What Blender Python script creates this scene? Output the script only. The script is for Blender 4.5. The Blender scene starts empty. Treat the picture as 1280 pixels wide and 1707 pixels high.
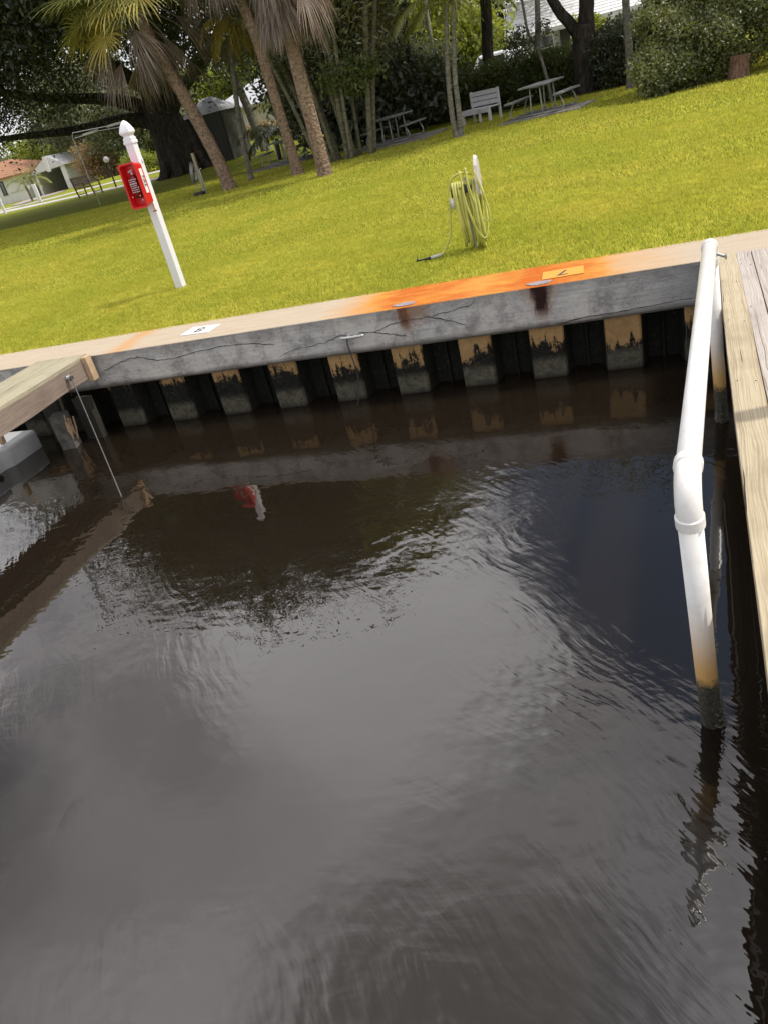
import bpy, math, random
import numpy as np
from mathutils import Vector, Matrix

# ------------------------------------------------------------------ camera, sky, sun, exposure
sc = bpy.context.scene
COL = sc.collection
EYE = 2.4
Rm = ((0.94426785, -0.05982816, -0.32369557), (0.24651832, -0.52313141, 0.81581998), (-0.21814433, -0.85014947, -0.47922743))
cam = bpy.data.cameras.new('camera')
cam_o = bpy.data.objects.new('camera', cam)
COL.objects.link(cam_o)
M = Matrix([[r[0], -r[1], -r[2], 0] for r in Rm] + [[0, 0, 0, 1]])
M[2][3] = EYE
cam_o.matrix_world = M
cam.sensor_fit = 'VERTICAL'
cam.sensor_height = 36.0
cam.lens = 36.0 * 1250 / 1707
cam.clip_start = 0.05
cam.clip_end = 3000
sc.camera = cam_o

SUN_EL = math.radians(59)
SUN_D = Vector((0.958 * math.cos(SUN_EL), 0.287 * math.cos(SUN_EL), math.sin(SUN_EL))).normalized()
sun = bpy.data.lights.new('sun', 'SUN')
sun.energy = 3.9
sun.angle = math.radians(0.9)
sun.color = (1.0, 0.95, 0.86)
sun_o = bpy.data.objects.new('sun', sun)
COL.objects.link(sun_o)
sun_o.rotation_euler = SUN_D.to_track_quat('Z', 'Y').to_euler()
sun_o.location = (10, 10, 30)

sc.view_settings.view_transform = 'Standard'
sc.view_settings.look = 'None'
sc.view_settings.exposure = -0.12
sc.view_settings.gamma = 1.0
sc.view_settings.use_curve_mapping = False
sc.render.engine = 'CYCLES'
sc.cycles.max_bounces = 8
sc.cycles.transparent_max_bounces = 8


# ------------------------------------------------------------------ node helpers
class NT:
    def __init__(s, nt):
        s.t = nt
        s.n = nt.nodes
        s.l = nt.links

    def put(s, sock, v):
        if isinstance(v, bpy.types.NodeSocket):
            s.l.new(v, sock)
        elif isinstance(v, (tuple, list)) and sock.type == 'RGBA' and len(v) == 3:
            sock.default_value = (*v, 1)
        else:
            sock.default_value = v

    def nd(s, typ, props=None, out=0, **ins):
        n = s.n.new(typ)
        for k, v in (props or {}).items():
            setattr(n, k, v)
        for k, v in ins.items():
            key = int(k[1:]) if k[0] == 'i' and k[1:].isdigit() else k.replace('_', ' ')
            s.put(n.inputs[key], v)
        return n.outputs[out]

    def m(s, op, a, b=0.0, c=0.0, clamp=False):
        return s.nd('ShaderNodeMath', {'operation': op, 'use_clamp': clamp}, i0=a, i1=b, i2=c)

    def vm(s, op, a, b=(0, 0, 0)):
        return s.nd('ShaderNodeVectorMath', {'operation': op}, i0=a, i1=b)

    def mix(s, f, a, b, mode='MIX'):
        n = s.n.new('ShaderNodeMix')
        n.data_type = 'RGBA'
        n.blend_type = mode
        n.clamp_factor = True
        s.put(n.inputs[0], f)
        s.put(n.inputs[6], a)
        s.put(n.inputs[7], b)
        return n.outputs[2]

    def ramp(s, f, stops, interp='LINEAR'):
        n = s.n.new('ShaderNodeValToRGB')
        cr = n.color_ramp
        cr.interpolation = interp
        while len(cr.elements) < len(stops):
            cr.elements.new(0.5)
        for e, (p, c) in zip(cr.elements, stops):
            e.position = p
            e.color = (*c, 1) if isinstance(c, (tuple, list)) else (c, c, c, 1)
        s.put(n.inputs[0], f)
        return n.outputs[0]

    def noise(s, vec, scale, detail=4.0, rough=0.55, dist=0.0, out=0):
        return s.nd('ShaderNodeTexNoise', out=out, Vector=vec, Scale=scale, Detail=detail, Roughness=rough, Distortion=dist)

    def sep(s, v):
        n = s.n.new('ShaderNodeSeparateXYZ')
        s.put(n.inputs[0], v)
        return n.outputs[0], n.outputs[1], n.outputs[2]

    def scalev(s, v, sc_):
        return s.vm('MULTIPLY', v, sc_)

    def pos(s):
        return s.n.new('ShaderNodeNewGeometry').outputs['Position']

    def obj(s):
        return s.n.new('ShaderNodeTexCoord').outputs['Object']

    def bump(s, h, strength=0.5, dist=0.01, normal=None):
        n = s.n.new('ShaderNodeBump')
        n.inputs['Strength'].default_value = strength
        n.inputs['Distance'].default_value = dist
        s.put(n.inputs['Height'], h)
        if normal is not None:
            s.l.new(normal, n.inputs['Normal'])
        return n.outputs[0]


def new_mat(name):
    m = bpy.data.materials.new(name)
    m.use_nodes = True
    m.node_tree.nodes.clear()
    t = NT(m.node_tree)
    out = t.n.new('ShaderNodeOutputMaterial')
    return m, t, out


def principled(t, out, **kw):
    p = t.n.new('ShaderNodeBsdfPrincipled')
    for k, v in kw.items():
        t.put(p.inputs[k.replace('_', ' ')], v)
    t.l.new(p.outputs[0], out.inputs[0])
    return p


# ------------------------------------------------------------------ world: hazy tropical sky with broken cloud
w = bpy.data.worlds.new('World')
sc.world = w
w.use_nodes = True
w.node_tree.nodes.clear()
t = NT(w.node_tree)
wo = t.n.new('ShaderNodeOutputWorld')
sky = t.n.new('ShaderNodeTexSky')
sky.sky_type = 'NISHITA'
sky.sun_disc = False
sky.sun_elevation = SUN_EL
sky.sun_rotation = math.atan2(0.958, 0.287)
sky.air_density = 1.2
sky.dust_density = 2.5
tc = t.n.new('ShaderNodeTexCoord')
D = tc.outputs['Generated']
dx, dy, dz = t.sep(D)
den = t.m('ADD', t.m('MAXIMUM', dz, 0.0), 0.22)
px_ = t.m('DIVIDE', dx, den)
py_ = t.m('DIVIDE', dy, den)
P2 = t.nd('ShaderNodeCombineXYZ', X=px_, Y=py_, Z=0.3)
n1 = t.noise(P2, 1.15, 7.0, 0.52, 0.35)
n2 = t.noise(P2, 3.1, 5.0, 0.55, 0.6)


def direction(az, el):
    a, e = math.radians(az), math.radians(el)
    return (math.sin(a) * math.cos(e), math.cos(a) * math.cos(e), math.sin(e))


def lobe(az, el, width):
    d = t.nd('ShaderNodeVectorMath', {'operation': 'DOT_PRODUCT'}, out=1, i0=D, i1=direction(az, el))
    return t.nd('ShaderNodeMapRange', {'interpolation_type': 'SMOOTHSTEP'}, i0=d, i1=math.cos(math.radians(width)), i2=1.0, i3=0.0, i4=1.0)


cover = t.m('ADD', n1, t.m('MULTIPLY', t.m('SUBTRACT', n2, 0.5), 0.28))
cover = t.m('ADD', cover, t.m('MULTIPLY', lobe(-28, 36, 26), 0.22))
cover = t.m('SUBTRACT', cover, t.m('MULTIPLY', lobe(2, 32, 20), 0.36))
cover = t.m('ADD', cover, t.m('MULTIPLY', lobe(-20, 62, 38), 0.16))
cover = t.nd('ShaderNodeMapRange', {'interpolation_type': 'SMOOTHSTEP'}, i0=cover, i1=0.36, i2=0.60, i3=0.0, i4=1.0)
horizon = t.nd('ShaderNodeMapRange', {'interpolation_type': 'SMOOTHSTEP'}, i0=dz, i1=0.03, i2=0.34, i3=1.0, i4=0.0)
cover = t.m('MAXIMUM', cover, horizon)
thick = t.nd('ShaderNodeMapRange', {'interpolation_type': 'SMOOTHSTEP'}, i0=t.m('ADD', t.noise(P2, 0.9, 5.0, 0.5, 0.2), t.m('MULTIPLY', lobe(-24, 35, 17), -0.22)), i1=0.36, i2=0.66, i3=0.0, i4=1.0)
ccol = t.mix(thick, (2.75, 2.72, 2.8), (1.0, 0.965, 1.03))
ccol = t.mix(t.m('MULTIPLY', lobe(-30, 66, 17), 0.8), ccol, (0.42, 0.43, 0.46))
ccol = t.mix(horizon, ccol, (1.05, 1.06, 1.08))
bg_sky = t.n.new('ShaderNodeBackground')
t.l.new(sky.outputs[0], bg_sky.inputs[0])
bg_sky.inputs[1].default_value = 0.10
bg_c = t.n.new('ShaderNodeBackground')
t.l.new(ccol, bg_c.inputs[0])
bg_c.inputs[1].default_value = 1.0
mx = t.n.new('ShaderNodeMixShader')
t.l.new(cover, mx.inputs[0])
t.l.new(bg_sky.outputs[0], mx.inputs[1])
t.l.new(bg_c.outputs[0], mx.inputs[2])
t.l.new(mx.outputs[0], wo.inputs[0])

# ------------------------------------------------------------------ object helpers
def tag(o, label=None, cat=None, group=None, kind=None):
    if label: o['label'] = label
    if cat: o['category'] = cat
    if group: o['group'] = group
    if kind: o['kind'] = kind
    return o


def thing(name, label, cat, loc=(0, 0, 0), rz=0.0, group=None):
    o = bpy.data.objects.new(name, None)
    o.empty_display_size = 0.2
    COL.objects.link(o)
    o.location = loc
    o.rotation_euler = (0, 0, rz)
    return tag(o, label, cat, group)


def link_mesh(name, me, mat=None, parent=None, loc=None, rot=None):
    o = bpy.data.objects.new(name, me)
    if mat and not me.materials:
        me.materials.append(mat)
    COL.objects.link(o)
    if parent: o.parent = parent
    if loc is not None: o.location = loc
    if rot is not None: o.rotation_euler = rot
    return o


def copy_tree(o, parent=None):
    c = o.copy()
    COL.objects.link(c)
    c.parent = parent
    for ch in list(o.children):
        copy_tree(ch, c)
    return c


def raw_mesh(name, V, F, smooth=False):
    """V (n,3) array, F (m,k) array of equal polygons"""
    me = bpy.data.meshes.new(name)
    V = np.asarray(V, dtype=np.float32)
    F = np.asarray(F, dtype=np.int32)
    k = F.shape[1]
    me.vertices.add(len(V))
    me.vertices.foreach_set('co', V.ravel())
    me.loops.add(F.size)
    me.loops.foreach_set('vertex_index', F.ravel())
    me.polygons.add(len(F))
    me.polygons.foreach_set('loop_start', np.arange(0, F.size, k, dtype=np.int32))
    me.polygons.foreach_set('loop_total', np.full(len(F), k, dtype=np.int32))
    if smooth:
        me.polygons.foreach_set('use_smooth', np.ones(len(F), dtype=bool))
    me.update(calc_edges=True)
    return me


class MB:
    def __init__(s):
        s.v = []
        s.f = []

    def add(s, vs, fs):
        b = len(s.v)
        s.v += [tuple(v) for v in vs]
        s.f += [tuple(i + b for i in f) for f in fs]
        return s

    def box(s, c, d, rz=0.0, M=None):
        hx, hy, hz = d[0] / 2, d[1] / 2, d[2] / 2
        pts = [Vector((x, y, z)) for x in (-hx, hx) for y in (-hy, hy) for z in (-hz, hz)]
        R = M if M is not None else Matrix.Rotation(rz, 3, 'Z')
        pts = [R @ p + Vector(c) for p in pts]
        return s.add(pts, [(0, 1, 3, 2), (4, 6, 7, 5), (0, 4, 5, 1), (2, 3, 7, 6), (0, 2, 6, 4), (1, 5, 7, 3)])

    def beam(s, a, b, w_, h_):
        a, b = Vector(a), Vector(b)
        z = (b - a)
        L = z.length
        z.normalize()
        ref = Vector((0, 0, 1)) if abs(z.z) < 0.9 else Vector((0, 1, 0))
        x = z.cross(ref).normalized()
        y = x.cross(z).normalized()
        R = Matrix((x, y, z)).transposed()
        return s.box((a + b) / 2, (w_, h_, L), M=R)

    def tube(s, path, rad, n=12, cap=True, wob=0.0, rng=None):
        path = [Vector(p) for p in path]
        if not hasattr(rad, '__len__'):
            rad = [rad] * len(path)
        b = len(s.v)
        prev = None
        for i, p in enumerate(path):
            d = (path[min(i + 1, len(path) - 1)] - path[max(i - 1, 0)]).normalized()
            if prev is None:
                ref = Vector((0, 0, 1)) if abs(d.z) < 0.9 else Vector((1, 0, 0))
                x = d.cross(ref).normalized()
            else:
                x = (prev - d * prev.dot(d)).normalized()
            prev = x
            y = d.cross(x)
            for k in range(n):
                a = 2 * math.pi * k / n
                r = rad[i] * (1 + (rng.uniform(-wob, wob) if rng else 0))
                s.v.append(tuple(p + (x * math.cos(a) + y * math.sin(a)) * r))
        for i in range(len(path) - 1):
            for k in range(n):
                k2 = (k + 1) % n
                s.f.append((b + i * n + k, b + i * n + k2, b + (i + 1) * n + k2, b + (i + 1) * n + k))
        if cap:
            s.f.append(tuple(b + k for k in range(n))[::-1])
            s.f.append(tuple(b + (len(path) - 1) * n + k for k in range(n)))
        return s

    def lathe(s, prof, c=(0, 0, 0), n=20):
        b = len(s.v)
        for r, z in prof:
            for k in range(n):
                a = 2 * math.pi * k / n
                s.v.append((c[0] + r * math.cos(a), c[1] + r * math.sin(a), c[2] + z))
        for i in range(len(prof) - 1):
            for k in range(n):
                k2 = (k + 1) % n
                s.f.append((b + i * n + k, b + i * n + k2, b + (i + 1) * n + k2, b + (i + 1) * n + k))
        s.f.append(tuple(b + k for k in range(n))[::-1])
        s.f.append(tuple(b + (len(prof) - 1) * n + k for k in range(n)))
        return s

    def prism(s, pts, z0, z1):
        n = len(pts)
        b = len(s.v)
        s.v += [(p[0], p[1], z0) for p in pts] + [(p[0], p[1], z1) for p in pts]
        s.f.append(tuple(b + i for i in range(n))[::-1])
        s.f.append(tuple(b + n + i for i in range(n)))
        for i in range(n):
            j = (i + 1) % n
            s.f.append((b + i, b + j, b + n + j, b + n + i))
        return s

    def mesh(s, name, smooth=False):
        me = bpy.data.meshes.new(name)
        me.from_pydata(s.v, [], s.f)
        if smooth:
            me.polygons.foreach_set('use_smooth', np.ones(len(me.polygons), dtype=bool))
        me.update()
        return me

    def build(s, name, mat, parent=None, smooth=False, bevel=0.0, loc=None, rot=None):
        o = link_mesh(name, s.mesh(name, smooth), mat, parent, loc, rot)
        if bevel:
            m = o.modifiers.new('bevel', 'BEVEL')
            m.width = bevel
            m.segments = 2
            m.limit_method = 'ANGLE'
        return o


def smooth_path(pts, n=8):
    """Catmull-Rom through the points"""
    pts = [Vector(p) for p in pts]
    out = []
    for i in range(len(pts) - 1):
        p0 = pts[max(i - 1, 0)]; p1 = pts[i]; p2 = pts[i + 1]; p3 = pts[min(i + 2, len(pts) - 1)]
        for k in range(n):
            u = k / n
            out.append(0.5 * ((2 * p1) + (p2 - p0) * u + (2 * p0 - 5 * p1 + 4 * p2 - p3) * u * u + (3 * p1 - p0 - 3 * p2 + p3) * u ** 3))
    out.append(pts[-1])
    return out


def ss(a, b, x):
    u = np.clip((x - a) / (b - a), 0, 1)
    return u * u * (3 - 2 * u)


def ground_z(x, y):
    return 0.8 + 0.5 * ss(34, 50, y) * ss(-26, -14, x) + 0.3 * ss(-50, -40, x) * ss(48, 62, y) * (1 - ss(-26, -14, x))


# ------------------------------------------------------------------ materials
def leaf_mat(name, c1, c2, c3=None, trans=0.35, gloss=0.04, rough=0.45, clump=False):
    m, t, out = new_mat(name)
    g_ = t.n.new('ShaderNodeNewGeometry')
    r = g_.outputs['Random Per Island']
    n = t.noise(g_.outputs['Position'], 0.55, 3.0)
    col = t.mix(r, c1, c2)
    col = t.mix(t.m('MULTIPLY', t.ramp(n, [(0.4, 0.0), (0.62, 1.0)]), 0.6), col, c3 or c2)
    if clump:
        P_ = g_.outputs['Position']
        col = t.mix(t.m('MULTIPLY', t.ramp(t.noise(P_, 9.0, 3.0, 0.6), [(0.42, 0.0), (0.62, 1.0)]), 0.55), col, (0.11, 0.17, 0.013))
        col = t.mix(t.m('MULTIPLY', t.ramp(t.noise(P_, 26.0, 3.0, 0.6), [(0.50, 0.0), (0.68, 1.0)]), 0.6), col, (0.92, 0.84, 0.22))
        col = t.mix(t.m('MULTIPLY', t.ramp(t.noise(P_, 2.3, 4.0, 0.65), [(0.55, 0.0), (0.72, 1.0)]), 0.55), col, (0.48, 0.36, 0.07))
        col = t.mix(t.m('MULTIPLY', t.ramp(t.noise(P_, 0.8, 3.0, 0.6), [(0.42, 0.0), (0.58, 1.0)]), 0.35), col, (0.20, 0.27, 0.03))
    df = t.nd('ShaderNodeBsdfDiffuse', Color=col)
    tr = t.nd('ShaderNodeBsdfTranslucent', Color=t.mix(0.5, col, (col and (c2[0] * 1.3, c2[1] * 1.3, c2[2] * 0.6))))
    gl = t.nd('ShaderNodeBsdfGlossy', Color=(0.8, 0.85, 0.9), Roughness=rough)
    a = t.nd('ShaderNodeMixShader', i0=trans, i1=df, i2=tr)
    b = t.nd('ShaderNodeMixShader', i0=gloss, i1=a, i2=gl)
    t.l.new(b, out.inputs[0])
    return m


M_oak = leaf_mat('leaf_oak', (0.028, 0.037, 0.016), (0.078, 0.09, 0.04), gloss=0.06)
M_hedge = leaf_mat('leaf_hedge', (0.05, 0.07, 0.015), (0.10, 0.125, 0.025), gloss=0.04)
M_shrub = leaf_mat('leaf_shrub', (0.06, 0.08, 0.022), (0.16, 0.185, 0.06), (0.26, 0.26, 0.08), gloss=0.06)
M_bright = leaf_mat('leaf_bright', (0.17, 0.22, 0.03), (0.34, 0.36, 0.05), (0.12, 0.16, 0.03), trans=0.5)
M_midleaf = leaf_mat('leaf_mid', (0.08, 0.11, 0.03), (0.17, 0.20, 0.05), (0.08, 0.10, 0.045))
M_greyleaf = leaf_mat('leaf_grey', (0.07, 0.085, 0.045), (0.16, 0.18, 0.09), (0.22, 0.21, 0.10))
M_clump = leaf_mat('leaf_clump', (0.035, 0.05, 0.015), (0.16, 0.17, 0.05), (0.22, 0.20, 0.08), gloss=0.08)
M_palm = leaf_mat('frond_green', (0.10, 0.12, 0.025), (0.26, 0.26, 0.07), gloss=0.06)
M_gold = leaf_mat('frond_gold', (0.24, 0.24, 0.045), (0.58, 0.46, 0.11), gloss=0.05)
M_dead = leaf_mat('frond_dead', (0.11, 0.085, 0.065), (0.33, 0.265, 0.215), (0.22, 0.155, 0.12), trans=0.25, gloss=0.03)
M_red = leaf_mat('leaf_red', (0.42, 0.17, 0.12), (0.24, 0.26, 0.10), (0.46, 0.26, 0.16), trans=0.45)
M_grass = leaf_mat('grass_blade', (0.16, 0.23, 0.022), (0.85, 0.80, 0.17), (0.62, 0.52, 0.11), trans=0.42, gloss=0.0, clump=True)


def simple(name, col, rough=0.6, metallic=0.0, var=0.15, scale=6.0, bump=0.0, col2=None, spec=0.5):
    m, t, out = new_mat(name)
    p = t.obj()
    n = t.noise(p, scale, 5.0, 0.6)
    c2 = col2 or tuple(c * (1 - var) for c in col)
    c = t.mix(t.ramp(n, [(0.35, 0.0), (0.65, 1.0)]), col, c2)
    pr = principled(t, out, Base_Color=c, Roughness=rough, Metallic=metallic)
    pr.inputs['Specular IOR Level'].default_value = spec
    if bump:
        t.l.new(t.bump(t.noise(p, scale * 4, 6.0), 0.6, bump), pr.inputs['Normal'])
    return m


def mat_ground():
    m, t, out = new_mat('lawn_soil')
    p = t.pos()
    a = t.noise(p, 1.1, 6.0, 0.6)
    b = t.noise(p, 24.0, 4.0, 0.7)
    fi = t.noise(p, 90.0, 3.0, 0.8)
    c = t.mix(t.ramp(a, [(0.35, 0.0), (0.65, 1.0)]), (0.23, 0.285, 0.022), (0.35, 0.37, 0.04))
    c = t.mix(t.m('MULTIPLY', t.ramp(b, [(0.45, 0.0), (0.7, 1.0)]), 0.5), c, (0.36, 0.28, 0.04))
    c = t.mix(t.ramp(fi, [(0.35, 0.55), (0.6, 0.0)]), c, (0.045, 0.055, 0.01))
    pr = principled(t, out, Base_Color=c, Roughness=0.9)
    pr.inputs['Specular IOR Level'].default_value = 0.1
    t.l.new(t.bump(fi, 1.0, 0.05), pr.inputs['Normal'])
    return m


def mat_cap():
    m, t, out = new_mat('cap_concrete')
    g_ = t.n.new('ShaderNodeNewGeometry')
    p = g_.outputs['Position']
    x, y, z = t.sep(p)
    _, _, nz = t.sep(g_.outputs['True Normal'])
    up = t.nd('ShaderNodeMapRange', i0=nz, i1=0.45, i2=0.75, i3=0.0, i4=1.0)
    grain = t.noise(t.scalev(p, (1.2, 14.0, 22.0)), 2.2, 6.0, 0.65, 0.4)
    fine = t.noise(t.scalev(p, (1.0, 3.0, 4.0)), 34.0, 5.0, 0.7)
    big = t.noise(p, 1.7, 5.0, 0.6)
    # bleached top
    top = t.mix(t.ramp(grain, [(0.3, 0.0), (0.7, 1.0)]), (0.45, 0.375, 0.28), (0.37, 0.30, 0.22))
    top = t.mix(t.m('MULTIPLY', t.ramp(fine, [(0.56, 0.0), (0.75, 1.0)]), 0.5), top, (0.17, 0.13, 0.10))
    xs = t.m('ADD', x, t.m('MULTIPLY', t.m('SUBTRACT', t.noise(p, 2.6, 5.0), 0.5), 0.55))
    u = t.m('DIVIDE', t.m('ADD', xs, 6.0), 8.0)     # -6..2 -> 0..1

    def X(v): return (v + 6.0) / 8.0
    rust = t.ramp(u, [(X(-4.9), 0), (X(-4.75), 0.35), (X(-4.5), 0.0), (X(-2.6), 0.0), (X(-2.2), 0.4), (X(-1.9), 0.92), (X(-1.55), 0.9), (X(-1.15), 0.6), (X(-0.75), 1.0), (X(-0.35), 0.85), (X(0.0), 0.22), (X(0.5), 0.0)])
    ramp_c = t.mix(t.ramp(t.m('ADD', rust, t.m('MULTIPLY', t.m('SUBTRACT', t.noise(t.scalev(p, (1.0, 2.2, 1.0)), 3.2, 6.0, 0.65), 0.5), 1.5)), [(0.55, 0.0), (1.05, 1.0)]), (0.52, 0.235, 0.028), (0.43, 0.085, 0.003))
    ramp_c = t.mix(t.ramp(grain, [(0.35, 0.0), (0.75, 0.55)]), ramp_c, (0.36, 0.11, 0.008))
    ramp_c = t.mix(t.ramp(fine, [(0.5, 0.0), (0.8, 0.5)]), ramp_c, (0.55, 0.30, 0.06))
    top = t.mix(t.ramp(rust, [(0.0, 0.0), (0.55, 0.93), (1.0, 1.0)]), top, ramp_c)
    # grey weathered face
    face = t.mix(t.ramp(grain, [(0.3, 0.0), (0.68, 1.0)]), (0.50, 0.485, 0.45), (0.30, 0.295, 0.28))
    face = t.mix(t.ramp(big, [(0.40, 0.0), (0.60, 0.6)]), face, (0.54, 0.51, 0.45))
    face = t.mix(t.ramp(t.noise(p, 3.7, 6.0, 0.7), [(0.47, 0.0), (0.62, 0.75)]), face, (0.17, 0.16, 0.15))
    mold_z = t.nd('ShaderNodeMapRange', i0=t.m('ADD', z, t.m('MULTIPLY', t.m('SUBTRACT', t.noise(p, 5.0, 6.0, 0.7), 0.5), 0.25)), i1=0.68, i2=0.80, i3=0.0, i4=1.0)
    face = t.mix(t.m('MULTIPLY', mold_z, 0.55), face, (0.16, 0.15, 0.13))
    spots = t.ramp(t.noise(p, 42.0, 5.0, 0.75), [(0.56, 0.0), (0.66, 1.0)])
    face = t.mix(t.m('MULTIPLY', spots, 0.45), face, (0.05, 0.05, 0.048))
    pale = t.ramp(t.noise(t.scalev(p, (1.0, 1.0, 2.5)), 16.0, 6.0, 0.75), [(0.55, 0.0), (0.68, 1.0)])
    face = t.mix(t.m('MULTIPLY', pale, 0.45), face, (0.62, 0.60, 0.56))
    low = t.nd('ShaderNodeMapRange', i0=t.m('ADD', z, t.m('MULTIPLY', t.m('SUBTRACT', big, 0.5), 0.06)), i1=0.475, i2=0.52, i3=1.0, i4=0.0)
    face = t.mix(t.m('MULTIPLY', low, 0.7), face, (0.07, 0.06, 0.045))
    # rust drips on the face below the tie rods
    dr = None
    for cx_, w0, zl, st, rc in ((-0.66, 0.095, 0.545, 1.0, (0.022, 0.008, 0.005)), (-1.80, 0.055, 0.60, 0.8, (0.09, 0.03, 0.01)), (-1.68, 0.07, 0.66, 0.25, (0.16, 0.11, 0.05))):
        ww = t.m('ADD', w0, t.m('MULTIPLY', t.m('SUBTRACT', z, 0.8), w0 * 2.2))
        dxx = t.m('ABSOLUTE', t.m('ADD', t.m('SUBTRACT', x, cx_), t.m('MULTIPLY', t.m('SUBTRACT', t.noise(t.scalev(p, (1, 1, 0.3)), 30.0, 6.0, 0.7), 0.5), 0.11)))
        side = t.nd('ShaderNodeMapRange', {'interpolation_type': 'SMOOTHSTEP'}, i0=t.m('DIVIDE', dxx, t.m('MAXIMUM', ww, 0.01)), i1=0.45, i2=1.25, i3=1.0, i4=0.0)
        bott = t.nd('ShaderNodeMapRange', {'interpolation_type': 'SMOOTHSTEP'}, i0=z, i1=zl - 0.03, i2=zl + 0.09, i3=0.0, i4=1.0)
        k = t.m('MULTIPLY', t.m('MULTIPLY', side, bott), st)
        halo = t.nd('ShaderNodeMapRange', {'interpolation_type': 'SMOOTHSTEP'}, i0=t.m('DIVIDE', dxx, t.m('MAXIMUM', ww, 0.01)), i1=0.6, i2=2.4, i3=0.42, i4=0.0)
        bott2 = t.nd('ShaderNodeMapRange', {'interpolation_type': 'SMOOTHSTEP'}, i0=z, i1=zl - 0.09, i2=zl + 0.07, i3=0.0, i4=1.0)
        face = t.mix(t.m('MULTIPLY', halo, bott2), face, (0.27, 0.11, 0.035))
        face = t.mix(k, face, rc)
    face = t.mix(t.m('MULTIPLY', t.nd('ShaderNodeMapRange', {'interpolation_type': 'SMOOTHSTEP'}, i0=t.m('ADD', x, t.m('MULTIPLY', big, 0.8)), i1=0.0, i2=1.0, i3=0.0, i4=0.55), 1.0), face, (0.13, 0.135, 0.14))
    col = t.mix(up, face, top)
    pr = principled(t, out, Base_Color=col, Roughness=0.85)
    pr.inputs['Specular IOR Level'].default_value = 0.25
    h = t.m('ADD', t.m('MULTIPLY', grain, 0.7), t.m('MULTIPLY', fine, 0.5))
    t.l.new(t.bump(h, 0.7, 0.006), pr.inputs['Normal'])
    return m


def mat_pile():
    m, t, out = new_mat('sheet_pile_vinyl')
    p = t.pos()
    x, y, z = t.sep(p)
    n = t.noise(p, 9.0, 6.0, 0.72)
    n2 = t.noise(p, 38.0, 5.0, 0.75)
    tan = t.mix(t.ramp(n, [(0.35, 0.0), (0.7, 1.0)]), (0.37, 0.235, 0.10), (0.22, 0.135, 0.06))
    tan = t.mix(t.ramp(n2, [(0.60, 0.0), (0.68, 1.0)]), tan, (0.05, 0.025, 0.015))
    front = t.nd('ShaderNodeMapRange', {'interpolation_type': 'SMOOTHSTEP'}, i0=y, i1=6.19, i2=6.225, i3=0.0, i4=1.0)   # 1 in the recess: colour darkened there for both algae and shade
    zl = t.m('ADD', z, t.m('MULTIPLY', t.m('SUBTRACT', n, 0.5), 0.6))
    zl = t.m('ADD', zl, t.m('MULTIPLY', t.m('SUBTRACT', t.noise(p, 1.9, 2.0), 0.5), 0.4))
    zl = t.m('SUBTRACT', zl, t.m('MULTIPLY', t.ramp(t.noise(t.scalev(p, (14.0, 14.0, 1.2)), 2.0, 4.0, 0.7), [(0.5, 0.0), (0.72, 1.0)]), 0.16))
    zl = t.m('SUBTRACT', zl, t.m('MULTIPLY', front, 0.6))
    xs = t.nd('ShaderNodeMapRange', i0=x, i1=-4.6, i2=-2.2, i3=0.18, i4=0.0)
    zl = t.m('SUBTRACT', zl, xs)
    algae_shade = t.ramp(n2, [(0.40, (0.006, 0.006, 0.005)), (0.60, (0.014, 0.014, 0.010)), (0.72, (0.06, 0.058, 0.045)), (0.8, (0.20, 0.19, 0.16))])
    c = t.mix(t.nd('ShaderNodeMapRange', i0=zl, i1=0.24, i2=0.30, i3=1.0, i4=0.0), tan, algae_shade)
    grey = t.mix(t.ramp(t.noise(p, 18.0, 6.0, 0.8), [(0.35, 0.0), (0.7, 1.0)]), (0.03, 0.032, 0.022), (0.14, 0.125, 0.09))
    gz = t.m('MULTIPLY', t.nd('ShaderNodeMapRange', i0=t.m('ADD', z, t.m('MULTIPLY', t.m('SUBTRACT', n2, 0.5), 0.15)), i1=0.14, i2=0.20, i3=1.0, i4=0.0), t.m('SUBTRACT', 1.0, front))
    c = t.mix(t.m('MULTIPLY', gz, 0.85), c, grey)
    wet = t.nd('ShaderNodeMapRange', i0=z, i1=0.0, i2=0.05, i3=1.0, i4=0.0)
    c = t.mix(t.m('MULTIPLY', wet, 0.8), c, (0.012, 0.011, 0.008))
    pr = principled(t, out, Base_Color=c, Roughness=0.8)
    pr.inputs['Specular IOR Level'].default_value = 0.15
    t.l.new(t.bump(t.m('ADD', n, n2), 0.8, 0.008), pr.inputs['Normal'])
    return m


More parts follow.
